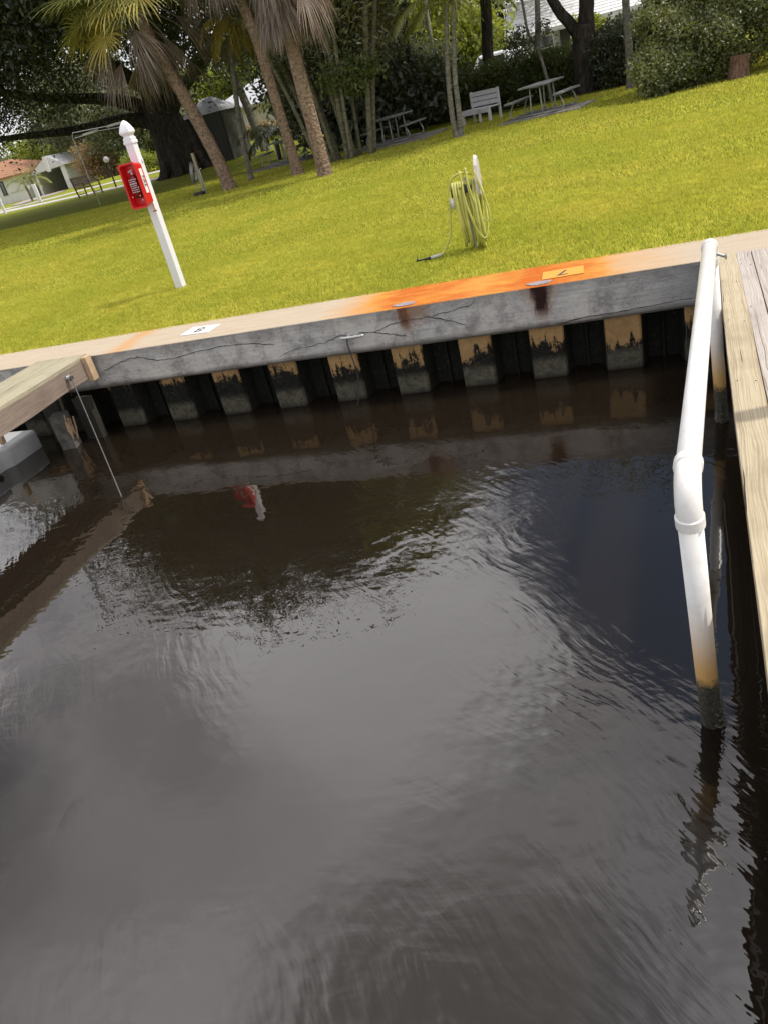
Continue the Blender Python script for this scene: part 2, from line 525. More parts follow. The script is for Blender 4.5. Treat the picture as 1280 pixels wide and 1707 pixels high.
def mat_wood(name, c1, c2, dark, stripe=None, scale=1.0, rough=0.85):
    """weathered board, grain along object Y"""
    m, t, out = new_mat(name)
    p = t.obj()
    rnd = t.n.new('ShaderNodeObjectInfo').outputs['Random']
    pr_ = t.vm('ADD', p, t.nd('ShaderNodeCombineXYZ', X=t.m('MULTIPLY', rnd, 3.0), Y=t.m('MULTIPLY', rnd, 17.0), Z=0.0))
    warp = t.noise(t.scalev(pr_, (2.2, 0.5, 2.2)), 2.6 * scale, 3.0, 0.5, out=0)
    wx = t.m('ADD', t.sep(pr_)[0], t.m('MULTIPLY', t.m('SUBTRACT', warp, 0.5), 0.075 / scale))
    wv = t.nd('ShaderNodeCombineXYZ', X=wx, Y=0.0, Z=t.sep(pr_)[2])
    ring = t.nd('ShaderNodeTexNoise', Vector=wv, Scale=125.0 * scale, Detail=2.0, Roughness=0.6)
    fib = t.noise(t.scalev(pr_, (120.0, 2.2, 120.0)), 1.6 * scale, 5.0, 0.7)
    crack = t.noise(t.scalev(t.nd('ShaderNodeCombineXYZ', X=wx, Y=t.sep(pr_)[1], Z=0.0), (45.0, 0.9, 1.0)), 1.3 * scale, 3.0, 0.55)
    c = t.mix(t.ramp(ring, [(0.36, 0.0), (0.60, 1.0)]), c1, c2)
    c = t.mix(t.ramp(fib, [(0.52, 0.0), (0.72, 0.55)]), c, dark)
    c = t.mix(t.ramp(ring, [(0.32, 0.9), (0.41, 0.0)]), c, dark)
    ck = t.ramp(crack, [(0.30, 1.0), (0.345, 0.0)])
    c = t.mix(ck, c, tuple(d * 0.35 for d in dark))
    blot = t.noise(pr_, 2.3, 4.0)
    c = t.mix(t.ramp(blot, [(0.5, 0.0), (0.75, 0.45)]), c, tuple((a + b) / 2.6 for a, b in zip(c2, dark)))
    pr = principled(t, out, Base_Color=c, Roughness=rough)
    pr.inputs['Specular IOR Level'].default_value = 0.2
    h = t.m('SUBTRACT', t.m('ADD', ring, t.m('MULTIPLY', fib, 0.5)), t.m('MULTIPLY', ck, 1.5))
    t.l.new(t.bump(h, 0.75, 0.004), pr.inputs['Normal'])
    return m


def mat_pvc():
    m, t, out = new_mat('white_pvc')
    p = t.pos()
    z = t.sep(p)[2]
    n = t.noise(p, 14.0, 5.0, 0.65)
    n2 = t.noise(p, 70.0, 5.0, 0.8)
    c = t.mix(t.m('MULTIPLY', t.ramp(n, [(0.45, 0.0), (0.7, 1.0)]), 0.45), (0.74, 0.73, 0.70), (0.58, 0.53, 0.46))
    c = t.mix(t.ramp(t.noise(t.scalev(p, (3, 1, 1)), 55.0, 4.0, 0.7), [(0.66, 0.0), (0.72, 0.6)]), c, (0.30, 0.25, 0.20))
    zz = t.m('ADD', z, t.m('MULTIPLY', t.m('SUBTRACT', n, 0.5), 0.10))
    ora = t.nd('ShaderNodeMapRange', {'interpolation_type': 'SMOOTHSTEP'}, i0=zz, i1=0.26, i2=0.72, i3=1.0, i4=0.0)
    c = t.mix(ora, c, (0.62, 0.36, 0.11))
    z3 = t.m('ADD', zz, t.m('MULTIPLY', t.m('SUBTRACT', n2, 0.5), 0.16))
    alg = t.nd('ShaderNodeMapRange', i0=z3, i1=0.24, i2=0.29, i3=1.0, i4=0.0)
    ac = t.ramp(n2, [(0.38, (0.02, 0.02, 0.014)), (0.55, (0.07, 0.065, 0.04)), (0.72, (0.26, 0.23, 0.16))])
    c = t.mix(alg, c, ac)
    pr = principled(t, out, Base_Color=c, Roughness=t.mix(alg, (0.32, 0.32, 0.32), (0.6, 0.6, 0.6)))
    t.l.new(t.bump(t.m('MULTIPLY', n2, alg), 1.0, 0.012), pr.inputs['Normal'])
    return m


def mat_water():
    m, t, out = new_mat('canal_water')
    p = t.pos()
    # gentle long swell, short chop in gusty patches, and directional wavelets
    x, y, z = t.sep(p)

    def patch(cx_, cy_, r_):
        d = t.nd('ShaderNodeVectorMath', {'operation': 'DISTANCE'}, out=1, i0=t.vm('MULTIPLY', p, (1, 1, 0)), i1=(cx_, cy_, 0))
        return t.nd('ShaderNodeMapRange', {'interpolation_type': 'SMOOTHSTEP'}, i0=d, i1=0.0, i2=r_, i3=1.0, i4=0.0)
    gust = t.ramp(t.noise(t.scalev(p, (1.0, 0.7, 1.0)), 0.9, 3.0, 0.5), [(0.46, 0.0), (0.66, 0.8)])
    gust = t.m('MAXIMUM', gust, patch(-0.55, 2.45, 1.1))
    gust = t.m('MAXIMUM', gust, patch(-1.2, 3.9, 1.5))
    gust = t.m('MAXIMUM', gust, patch(-0.85, 1.05, 0.9))
    gust = t.m('MAXIMUM', gust, patch(-4.6, 4.4, 1.6))
    gust = t.m('MAXIMUM', gust, t.m('MULTIPLY', patch(0.2, 1.7, 1.3), 0.9))
    break_up = t.ramp(t.noise(p, 2.6, 3.0, 0.6), [(0.36, 0.25), (0.58, 1.0)])
    gust = t.m('MULTIPLY', gust, break_up)

    def train(ang, su, sv, sc_, det=2.0):
        a_ = math.radians(ang)
        warp_ = t.vm('ADD', p, t.scalev(t.vm('SUBTRACT', t.nd('ShaderNodeTexNoise', out=1, Vector=p, Scale=1.1, Detail=2.0), (0.5, 0.5, 0.5)), (0.35, 0.35, 0.0)))
        u_ = t.nd('ShaderNodeVectorMath', {'operation': 'DOT_PRODUCT'}, out=1, i0=warp_, i1=(math.cos(a_), math.sin(a_), 0))
        v_ = t.nd('ShaderNodeVectorMath', {'operation': 'DOT_PRODUCT'}, out=1, i0=warp_, i1=(-math.sin(a_), math.cos(a_), 0))
        return t.noise(t.nd('ShaderNodeCombineXYZ', X=t.m('MULTIPLY', u_, su), Y=t.m('MULTIPLY', v_, sv), Z=0.0), sc_, det, 0.45)
    swell = t.noise(p, 1.3, 2.0, 0.4)
    wl = train(-46, 1.1, 5.0, 4.4)
    wl2 = train(10, 1.0, 3.2, 5.0)
    fine = t.noise(p, 22.0, 2.0, 0.5)
    h = t.m('MULTIPLY', swell, 0.0065)
    h = t.m('ADD', h, t.m('MULTIPLY', t.m('MULTIPLY', wl, gust), 0.0037))
    h = t.m('ADD', h, t.m('MULTIPLY', t.m('MULTIPLY', wl2, t.m('ADD', 0.35, gust)), 0.0011))
    near = t.noise(p, 9.0, 1.0, 0.4)
    h = t.m('ADD', h, t.m('MULTIPLY', t.m('MULTIPLY', near, patch(0.25, 1.6, 1.5)), 0.0024))
    h = t.m('ADD', h, t.m('MULTIPLY', t.m('MULTIPLY', fine, t.m('ADD', 0.2, gust)), 0.00022))
    b = t.n.new('ShaderNodeBump')
    b.inputs['Strength'].default_value = 1.0
    b.inputs['Distance'].default_value = 1.0
    t.l.new(h, b.inputs['Height'])
    murk = t.mix(t.noise(p, 0.5, 3.0), (0.0095, 0.0064, 0.0038), (0.012, 0.0088, 0.006))
    sss = t.n.new('ShaderNodeSubsurfaceScattering')
    sss.falloff = 'BURLEY'
    t.put(sss.inputs['Color'], murk)
    sss.inputs['Scale'].default_value = 0.35
    sss.inputs['Radius'].default_value = (1.0, 0.75, 0.5)
    df = sss.outputs[0]
    gl = t.nd('ShaderNodeBsdfGlossy', Color=(1, 0.99, 0.975), Roughness=0.012, Normal=b.outputs[0])
    fr = t.nd('ShaderNodeFresnel', IOR=1.66, Normal=b.outputs[0])
    t.l.new(t.nd('ShaderNodeMixShader', i0=fr, i1=df, i2=gl), out.inputs[0])
    return m


M_ground = mat_ground()
M_cap = mat_cap()
M_pile = mat_pile()
M_tan = mat_wood('plank_tan', (0.52, 0.45, 0.32), (0.33, 0.27, 0.175), (0.12, 0.09, 0.06))
M_grey = mat_wood('plank_grey', (0.50, 0.45, 0.41), (0.36, 0.315, 0.28), (0.10, 0.08, 0.07))
M_green = mat_wood('plank_greenish', (0.44, 0.40, 0.29), (0.30, 0.265, 0.18), (0.08, 0.07, 0.05))
M_fascia = mat_wood('plank_fascia', (0.30, 0.235, 0.185), (0.20, 0.155, 0.12), (0.07, 0.05, 0.045))
M_darkwood = mat_wood('wet_timber', (0.05, 0.045, 0.035), (0.03, 0.028, 0.022), (0.012, 0.011, 0.009))
M_pvc = mat_pvc()
M_water = mat_water()
M_white = simple('white_vinyl', (0.78, 0.77, 0.80), 0.4, var=0.05)
M_whitepaint = simple('white_paint', (0.74, 0.73, 0.70), 0.6, var=0.1, scale=2.0)
M_cream = simple('cream_wall', (0.62, 0.60, 0.50), 0.8, var=0.08, scale=1.0)
M_greywall = simple('grey_wall', (0.42, 0.43, 0.44), 0.8, var=0.08, scale=1.0)
M_roofw = simple('white_roof', (0.66, 0.66, 0.66), 0.8, var=0.1, scale=1.5)
M_roofg = simple('grey_roof', (0.42, 0.43, 0.45), 0.8, var=0.15, scale=2.0)
M_roofr = simple('terracotta_roof', (0.36, 0.17, 0.09), 0.85, var=0.3, scale=4.0)
M_glass = simple('window_glass', (0.06, 0.07, 0.08), 0.08, var=0.3, scale=1.0, spec=1.0)
M_dark = simple('dark_void', (0.03, 0.03, 0.032), 0.7)
M_conc = simple('path_concrete', (0.46, 0.44, 0.40), 0.85, var=0.2, scale=2.0, bump=0.003)
M_pad = simple('pad_concrete', (0.27, 0.25, 0.22), 0.9, var=0.35, scale=3.0, bump=0.004)
M_drive = simple('driveway', (0.34, 0.29, 0.27), 0.9, var=0.2, scale=1.0)
M_galv = simple('galvanised_steel', (0.36, 0.36, 0.36), 0.45, metallic=0.5, var=0.25, scale=20)
M_tabletop = simple('weathered_tabletop', (0.23, 0.24, 0.23), 0.8, var=0.3, scale=5)
M_bench = simple('bench_greywhite', (0.60, 0.59, 0.61), 0.75, var=0.15, scale=8)
M_teak = simple('teak', (0.24, 0.155, 0.11), 0.75, var=0.35, scale=8)
M_red_pl = simple('red_plastic', (0.62, 0.012, 0.012), 0.28, var=0.1, scale=4)
M_black = simple('black_rubber', (0.018, 0.018, 0.02), 0.5, var=0.3)
M_hose = simple('hose_yellow_green', (0.54, 0.54, 0.12), 0.45, var=0.25, scale=9)
M_tape = simple('grey_fitting', (0.55, 0.55, 0.50), 0.4, var=0.1)
M_hangergrey = simple('hanger_plastic', (0.55, 0.53, 0.47), 0.5, var=0.2, scale=12)
M_label = simple('label_white', (0.78, 0.77, 0.76), 0.4, var=0.03)
M_silver = simple('silver_print', (0.62, 0.60, 0.60), 0.4, var=0.3, scale=30)
M_number = simple('number_black', (0.05, 0.06, 0.06), 0.5)
M_plate = simple('plate_white', (0.72, 0.71, 0.66), 0.6, var=0.08, scale=10)
M_plate_r = simple('plate_rusted', (0.58, 0.28, 0.04), 0.7, var=0.2, scale=8, col2=(0.60, 0.27, 0.03))
M_rodcap = simple('grout_lilac', (0.33, 0.27, 0.27), 0.6, var=0.35, scale=25)
M_crack = simple('crack_dark', (0.035, 0.032, 0.03), 0.95)
M_caulk = simple('joint_caulk', (0.42, 0.41, 0.39), 0.8, var=0.3, scale=30)
M_alu = simple('aluminium', (0.55, 0.55, 0.54), 0.35, metallic=0.6, var=0.1)
M_rope = simple('dock_rope', (0.10, 0.098, 0.09), 0.9, var=0.5, scale=60)
M_roped = simple('wet_rope', (0.03, 0.03, 0.028), 0.8)
M_float = simple('float_plastic', (0.40, 0.41, 0.41), 0.45, var=0.2, scale=4)
M_splint = simple('raw_wood', (0.52, 0.36, 0.22), 0.8, var=0.3, scale=15)
M_globe = simple('globe_white', (0.8, 0.8, 0.8), 0.3, var=0.02)
M_carw = simple('car_white', (0.75, 0.76, 0.78), 0.25, var=0.02)
M_bark_palm = None


def mat_bark(name, c1, c2, sx=1.0, sz=1.0, bump=0.03, scale=9.0):
    m, t, out = new_mat(name)
    p = t.scalev(t.obj(), (sx, sx, sz))
    n = t.noise(p, scale, 6.0, 0.7, 0.3)
    v = t.nd('ShaderNodeTexVoronoi', Vector=p, Scale=scale * 2.2)
    c = t.mix(t.ramp(n, [(0.35, 0.0), (0.66, 1.0)]), c1, c2)
    c = t.mix(t.ramp(v, [(0.0, 0.0), (0.5, 0.0), (0.8, 0.6)]), c, tuple(k * 0.45 for k in c2))
    pr = principled(t, out, Base_Color=c, Roughness=0.92)
    pr.inputs['Specular IOR Level'].default_value = 0.15
    t.l.new(t.bump(t.m('ADD', n, v), 1.0, bump), pr.inputs['Normal'])
    return m


M_bark_palm = mat_bark('palm_bark', (0.33, 0.235, 0.165), (0.20, 0.14, 0.10), 1.0, 1.0, 0.03, 7.0)
M_bark_grey = mat_bark('grey_bark', (0.26, 0.24, 0.19), (0.14, 0.135, 0.11), 1.0, 2.5, 0.012, 4.0)
M_bark_dark = mat_bark('oak_bark', (0.085, 0.072, 0.06), (0.04, 0.034, 0.028), 1.0, 0.35, 0.06, 5.0)
M_bark_green = mat_bark('cane_bark', (0.24, 0.225, 0.15), (0.12, 0.115, 0.075), 1.0, 4.0, 0.008, 3.0)

# ------------------------------------------------------------------ the setting
# ground sheet from the seawall to the horizon
xs_ = np.concatenate([np.array([-1500, -700, -350, -200, -140]), np.arange(-100, 62, 2.0), np.array([90, 140, 250, 600, 1500])])
ys_ = np.concatenate([np.array([6.70, 7.5]), np.arange(9, 101, 2.0), np.array([120, 160, 240, 500, 1000, 2000])])
XX, YY = np.meshgrid(xs_, ys_)
rs = np.random.RandomState(3)
ZZ = ground_z(XX, YY) - 0.012
V = np.stack([XX, YY, ZZ], -1).reshape(-1, 3)
nx, ny = len(xs_), len(ys_)
ii, jj = np.meshgrid(np.arange(nx - 1), np.arange(ny - 1))
b0 = (jj * nx + ii).ravel()
F = np.stack([b0, b0 + 1, b0 + nx + 1, b0 + nx], -1)
o = link_mesh('lawn', raw_mesh('lawn', V, F, True), M_ground)
tag(o, kind='structure')

water = MB().add([(-60, -60, 0), (60, -60, 0), (60, 6.6, 0), (-60, 6.6, 0)], [(0, 1, 2, 3)]).build('canal_water', M_water)
tag(water, kind='structure')


def strip(name, pts, width, z_off, mat, label=None, thick=0.08):
    """flat path following ground points"""
    mb = MB()
    P = [Vector((p[0], p[1], 0)) for p in pts]
    L, R = [], []
    for i, p in enumerate(P):
        d = (P[min(i + 1, len(P) - 1)] - P[max(i - 1, 0)]).normalized()
        n = Vector((-d.y, d.x, 0)) * width / 2
        L.append(p + n); R.append(p - n)
    vs = []
    for l, r in zip(L, R):
        for q, dz_ in ((l, 0), (r, 0), (l, -thick), (r, -thick)):
            vs.append((q.x, q.y, float(ground_z(q.x, q.y)) + z_off + dz_))
    fs = []
    for i in range(len(P) - 1):
        a, b = i * 4, i * 4 + 4
        fs += [(a + 1, b + 1, b, a), (a, b, b + 2, a + 2), (a + 1, a + 3, b + 3, b + 1)]
    fs += [(0, 2, 3, 1), (a + 4, a + 5, a + 7, a + 6)]
    mb.add(vs, fs)
    return tag(mb.build(name, mat), kind='structure')


strip('footpath', [(-60, 58.5), (-44.5, 50.5), (-38.5, 48.2), (-31, 45.9), (-27, 44.2), (-24, 43.5)], 2.0, 0.012, M_conc)
strip('street', [(-90, 70), (-46.5, 54.2), (-40, 52.3), (-36, 53.5), (-30, 53.2), (-22, 50.4), (-10, 49.5), (10, 46), (40, 44)], 1.6, 0.015, M_conc)
strip('side_path', [(-27.0, 52.0), (-23.9, 49.6), (-20.8, 47.6), (-16, 47.5)], 1.5, 0.02, M_conc)
strip('driveway', [(-53.6, 68.6), (-50, 62), (-46, 58.5)], 4.0, 0.02, M_drive)

# ------------------------------------------------------------------ lawn blades
def grass(name, poly, n, h, wd, seed, mow=0.0):
    r = np.random.RandomState(seed)
    (x0, x1, y0, y1), fade = poly
    x = r.uniform(x0, x1, n * 2)
    u = r.uniform(0, 1, n * 2)
    y = y0 + (y1 - y0) * u
    # visible wedge of the lawn, with margin for other viewpoints
    keep = (x > -0.98 * y - 3.0) & (x < 0.28 * y + 2.5)
    x, y = x[keep][:n], y[keep][:n]
    k = len(x)
    hh = h * r.uniform(0.55, 1.25, k)
    a = r.uniform(0, 2 * np.pi, k)
    lean = r.uniform(0.0, 0.9, k) * hh
    la = r.uniform(0, 2 * np.pi, k)
    w2 = wd * r.uniform(0.6, 1.2, k) / 2
    z = ground_z(x, y) - 0.014
    V = np.empty((k, 3, 3), np.float32)
    V[:, 0] = np.stack([x - np.cos(a) * w2, y - np.sin(a) * w2, z], -1)
    V[:, 1] = np.stack([x + np.cos(a) * w2, y + np.sin(a) * w2, z], -1)
    V[:, 2] = np.stack([x + np.cos(la) * lean, y + np.sin(la) * lean, z + hh], -1)
    o = link_mesh(name, raw_mesh(name, V.reshape(-1, 3), np.arange(k * 3).reshape(-1, 3)), M_grass)
    return tag(o, kind='stuff')


g1 = grass('grass', ((-10.5, 5.5, 6.715, 10.5), 0), 300000, 0.034, 0.011, 1)
tag(g1, 'short yellow green lawn grass growing up to the seawall cap', 'grass')
g2 = grass('grass', ((-17, 6.5, 10.5, 16.5), 0), 200000, 0.038, 0.020, 2)
tag(g2, 'short yellow green lawn grass in the middle of the lawn', 'grass')
g3 = grass('grass', ((-28, 9, 16.5, 29.0), 0), 150000, 0.045, 0.036, 3)
tag(g3, 'short lawn grass at the shaded edge under the trees', 'grass')

# ------------------------------------------------------------------ foliage generators
def leaf_cloud(blobs, n, size, seed, shell=0.55, per=28, cr=0.35, gap=0.0, flat=0.0, aspect=0.45):
    """blobs: (cx,cy,cz,rx,ry,rz[,weight]); clusters of rhombic leaves spread through the ellipsoids"""
    r = np.random.RandomState(seed)
    B = np.array([list(b[:6]) for b in blobs], float)
    wgt = np.array([b[6] if len(b) > 6 else (b[3] * b[4] * b[5]) ** 0.67 for b in blobs], float)
    nc = max(1, n // per)
    idx = r.choice(len(B), nc, p=wgt / wgt.sum())
    d = r.normal(size=(nc, 3)); d /= np.linalg.norm(d, axis=1)[:, None]
    rad = shell + (1.03 - shell) * r.uniform(0, 1, nc) ** 0.7
    lump = 1 + 0.13 * np.sin(d[:, 0] * 7 + idx) + 0.11 * np.sin(d[:, 1] * 9 + 2 * idx) + 0.1 * np.sin(d[:, 2] * 11 + 3 * idx)
    C = B[idx, :3] + d * B[idx, 3:6] * (rad * lump)[:, None]
    if gap > 0:
        s_ = np.sin(C[:, 0] * 1.7 / max(cr, .2) * .35 + seed) + np.sin(C[:, 1] * 1.9 / max(cr, .2) * .35 + 1.3) + np.sin(C[:, 2] * 2.1 / max(cr, .2) * .35 + 2.1)
        C = C[s_ > -3 + 6 * gap * 0.5 * r.uniform(0.6, 1.2, nc)]
    m_ = len(C)
    P = np.repeat(C, per, axis=0) + r.normal(size=(m_ * per, 3)) * cr * np.array([1, 1, 0.75])
    k = len(P)
    a = r.normal(size=(k, 3)); a[:, 2] = a[:, 2] * (1 - flat) - 0.25
    a /= np.linalg.norm(a, axis=1)[:, None]
    b = r.normal(size=(k, 3)); b -= a * (a * b).sum(1)[:, None]
    b /= np.linalg.norm(b, axis=1)[:, None]
    L = size * r.uniform(0.6, 1.3, k)[:, None]
    V = np.empty((k, 4, 3), np.float32)
    V[:, 0] = P - a * L * 0.5
    V[:, 1] = P + b * L * aspect * 0.5
    V[:, 2] = P + a * L * 0.5
    V[:, 3] = P - b * L * aspect * 0.5
    return V.reshape(-1, 3), np.arange(k * 4).reshape(-1, 4)


def crown(parent, blobs, n, size, mat, seed, name='crown', org=(0, 0, 0), **kw):
    V, F = leaf_cloud(blobs, n, size, seed, **kw)
    V = V - np.array(org, np.float32)
    o = link_mesh(name, raw_mesh(name, V, F), mat, parent)
    return o


def limb(mb, pts, r0, r1, n=10, rng=None, wob=0.06):
    p = smooth_path(pts, 5)
    k = len(p)
    mb.tube(p, [r0 + (r1 - r0) * (i / (k - 1)) for i in range(k)], n, True, wob, rng)


def rel(pts, o):
    return [(p[0] - o[0], p[1] - o[1], p[2] - o[2]) for p in pts]


# ---- palm fronds
def fan_frond(elev, seed, pet=0.9, fan=0.85, droop=0.5, leaflets=26, width=0.035, fold=1.0):
    """costapalmate frond, petiole leaves the trunk at angle elev; drooping leaflets"""
    r = random.Random(seed)
    mb = MB()
    e = math.radians(elev)
    p = Vector((0.12, 0, 0)); d = Vector((math.cos(e), 0, math.sin(e)))
    path = [p.copy()]
    for i in range(6):
        p = p + d * pet / 6
        d = (d + Vector((0, 0, -0.06 - 0.05 * droop))).normalized()
        path.append(p.copy())
    mb.tube(path, [0.022, 0.02, 0.018, 0.016, 0.014, 0.012, 0.01], 4)
    side = Vector((0, 1, 0))
    upv = side.cross(d) * -1
    for i in range(leaflets):
        a = math.radians(-115 + 230 * i / (leaflets - 1)) * fold
        ld = (d * math.cos(a) + side * math.sin(a) + upv * 0.12).normalized()
        L = fan * (0.72 + 0.28 * math.cos(a * 0.7)) * r.uniform(0.7, 1.12)
        q = p.copy() - d * 0.02
        n_ = ld.cross(upv)
        if n_.length < 1e-3: n_ = side
        n_.normalize()
        rows = [(q, 0.006)]
        for s_ in range(4):
            q = q + ld * L / 4
            ld = (ld + Vector((r.uniform(-.06, .06), r.uniform(-.06, .06), -droop * (0.16 + 0.16 * s_)))).normalized()
            rows.append((q, width * (0.5, 0.5, 0.36, 0.02)[s_]))
        vs = []
        for q_, w_ in rows:
            vs += [q_ - n_ * w_, q_ + n_ * w_]
        mb.add(vs, [(2 * k, 2 * k + 1, 2 * k + 3, 2 * k + 2) for k in range(4)])
    return mb


def feather_frond(elev, seed, length=1.8, droop=0.5, leaflets=30, ll=0.42, width=0.03, hang=0.5):
    r = random.Random(seed)
    mb = MB()
    e = math.radians(elev)
    p = Vector((0.05, 0, 0)); d = Vector((math.cos(e), 0, math.sin(e)))
    path = [p.copy()]; dirs = [d.copy()]
    N = 14
    for i in range(N):
        p = p + d * length / N
        d = (d + Vector((0, 0, -droop * (0.07 + 0.012 * i)))).normalized()
        path.append(p.copy()); dirs.append(d.copy())
    mb.tube(path, [0.02 - 0.017 * i / N for i in range(N + 1)], 4)
    for i in range(leaflets):
        u = 0.14 + 0.86 * i / (leaflets - 1)
        k = min(int(u * N), N - 1); f = u * N - k
        q0 = path[k].lerp(path[k + 1], f); d0 = dirs[k]
        for sgn in (-1, 1):
            side = Vector((0, sgn, 0))
            ld = (side * 0.85 + d0 * 0.55 + Vector((0, 0, 0.25 - hang * r.uniform(.3, 1)))).normalized()
            L = ll * (0.55 + 0.45 * math.sin(math.pi * min(1, u * 0.85 + 0.12))) * r.uniform(0.85, 1.1)
            q = q0.copy(); n_ = ld.cross(Vector((0, 0, 1))).normalized()
            rows = [(q, 0.004)]
            for s_ in range(3):
                q = q + ld * L / 3
                ld = (ld + Vector((0, 0, -0.28 - 0.2 * s_ * hang))).normalized()
                rows.append((q, width * (0.5, 0.42, 0.02)[s_]))
            vs = []
            for q_, w_ in rows:
                vs += [q_ - n_ * w_, q_ + n_ * w_]
            mb.add(vs, [(2 * j, 2 * j + 1, 2 * j + 3, 2 * j + 2) for j in range(3)])
    return mb


FAN_G = {e: fan_frond(e, 10 + i, 1.0, 0.95, 0.45).mesh('frond') for i, e in enumerate((70, 45, 15, -10))}
FAN_Y = {e: fan_frond(e, 30 + i, 0.9, 0.9, 0.8).mesh('frond') for i, e in enumerate((0, -30))}
FAN_D = {e: fan_frond(e, 50 + i, (0.95, 1.0, 0.8, 0.7)[i], (1.15, 1.25, 1.1, 1.0)[i], 1.5, 24, 0.022, 0.32).mesh('frond') for i, e in enumerate((-10, -35, -60, -78))}
for me_ in FAN_G.values(): me_.materials.append(M_palm)
for me_ in FAN_Y.values(): me_.materials.append(M_gold)
for me_ in FAN_D.values(): me_.materials.append(M_dead)


def put_frond(parent, me, loc, az, s=1.0, tilt=0.0, name='frond'):
    o = bpy.data.objects.new(name, me)
    COL.objects.link(o)
    o.parent = parent
    o.location = loc
    o.rotation_euler = (tilt, 0, az)
    o.scale = (s, s, s)
    return o


def palm_trunk(parent, pts, r0, r1, mat, rng, flare=1.35, rings=False, n=14):
    p = smooth_path(pts, 8)
    k = len(p)
    rad = []
    for i in range(k):
        u = i / (k - 1)
        r = r0 + (r1 - r0) * u
        if u < 0.12: r *= 1 + (flare - 1) * (1 - u / 0.12) ** 1.5
        if rings and i % 2: r *= 1.05
        rad.append(r)
    mb = MB()
    mb.tube(p, rad, n, True, 0.03, rng)
    return mb.build('trunk', mat, parent, smooth=True)


# ------------------------------------------------------------------ seawall
wall = thing('seawall', 'long concrete seawall cap on tan corrugated sheet piles beside the water', 'seawall', (0, 0, 0))
prof = [(6.11, 0.795), (6.115, 0.8), (6.76, 0.8), (6.76, 0.40), (6.24, 0.42), (6.135, 0.455), (6.115, 0.475), (6.11, 0.50)]
mb = MB()
nseg = 120
X0, X1 = -30.0, 20.0
rr = random.Random(5)
for i in range(nseg + 1):
    x = X0 + (X1 - X0) * i / nseg
    w1 = math.sin(x * 1.3) * 0.004 + math.sin(x * 3.7) * 0.002
    for (yy, zz) in prof:
        off = w1 if zz < 0.53 and yy < 6.3 else 0
        mb.v.append((x, yy + (0.6 * w1 if zz > 0.5 and yy < 6.2 else 0), zz + off))
k = len(prof)
for i in range(nseg):
    for j in range(k):
        j2 = (j + 1) % k
        mb.f.append((i * k + j, (i + 1) * k + j, (i + 1) * k + j2, i * k + j2))
mb.f.append(tuple(range(k))); mb.f.append(tuple(nseg * k + j for j in range(k))[::-1])
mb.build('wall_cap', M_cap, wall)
# sheet piles: one corrugation each (pitch 0.605): front pan, return, recessed pan with interlock rib
def pile_profile():
    return [(0.0, 6.17), (0.262, 6.17), (0.272, 6.185), (0.315, 6.37), (0.325, 6.38), (0.428, 6.38), (0.432, 6.345), (0.452, 6.345), (0.456, 6.38), (0.548, 6.38), (0.558, 6.37), (0.597, 6.185), (0.605, 6.172)]
mbp = MB()
pp = pile_profile()
zs = [-0.9, 0.0, 0.12, 0.24, 0.36, 0.47]
for (xx, yy) in pp:
    for z in zs: mbp.v.append((xx, yy, z))
for i in range(len(pp) - 1):
    for j in range(len(zs) - 1):
        a = i * len(zs) + j
        mbp.f.append((a, a + len(zs), a + len(zs) + 1, a + 1))
me_p = mbp.mesh('sheet_pile')
me_p.materials.append(M_pile)
x = -0.185 - 0.605 * 34
while x < 11:
    link_mesh('sheet_pile', me_p, None, wall, (x, 0, 0))
    x += 0.605
# shrinkage cracks and caulked joints on the face
def ribbon(name, pts, w_, mat, parent, y=6.1065, seed=0, split=5):
    r = random.Random(seed)
    q = []
    for i in range(len(pts) - 1):
        for s_ in range(split):
            u = s_ / split
            q.append((pts[i][0] + (pts[i + 1][0] - pts[i][0]) * u + r.uniform(-1, 1) * 0.006, pts[i][1] + (pts[i + 1][1] - pts[i][1]) * u + r.uniform(-1, 1) * 0.006))
    q.append(pts[-1])
    mb = MB(); vs = []
    for i, (x_, z_) in enumerate(q):
        ww = w_ * r.uniform(0.35, 1.2) * (0.4 if i in (0, len(q) - 1) else 1)
        for dz_, yy in ((ww / 2, y), (-ww / 2, y), (ww / 2, y + 0.02), (-ww / 2, y + 0.02)):
            vs.append((x_, yy + 0.6 * (math.sin(x_ * 1.3) * 0.004 + math.sin(x_ * 3.7) * 0.002), z_ + dz_))
    fs = []
    for i in range(len(q) - 1):
        a = i * 4; b = a + 4
        fs += [(a, a + 1, b + 1, b), (a, b, b + 2, a + 2), (a + 1, a + 3, b + 3, b + 1)]
    mb.add(vs, fs)
    return mb.build(name, mat, parent)
ribbon('crack', [(-4.93, 0.63), (-4.7, 0.70), (-4.5, 0.72), (-4.3, 0.66), (-4.1, 0.655), (-3.9, 0.68), (-3.6, 0.70), (-3.3, 0.69), (-3.05, 0.64)], 0.007, M_crack, wall, seed=1)
ribbon('crack', [(-3.05, 0.52), (-2.9, 0.57), (-2.7, 0.585), (-2.55, 0.60), (-2.42, 0.635), (-2.28, 0.64), (-2.1, 0.625), (-1.95, 0.67), (-1.78, 0.69), (-1.6, 0.69), (-1.45, 0.64), (-1.30, 0.58)], 0.006, M_crack, wall, seed=2)
ribbon('crack', [(-2.1, 0.625), (-2.0, 0.60), (-1.9, 0.575), (-1.82, 0.55)], 0.006, M_crack, wall, seed=3)
ribbon('crack', [(-1.60, 0.69), (-1.4, 0.71), (-1.22, 0.735), (-1.18, 0.79)], 0.004, M_crack, wall, seed=4)
ribbon('crack', [(-0.55, 0.475), (-0.3, 0.50), (-0.05, 0.505), (0.2, 0.52), (0.5, 0.53)], 0.006, M_crack, wall, seed=6)
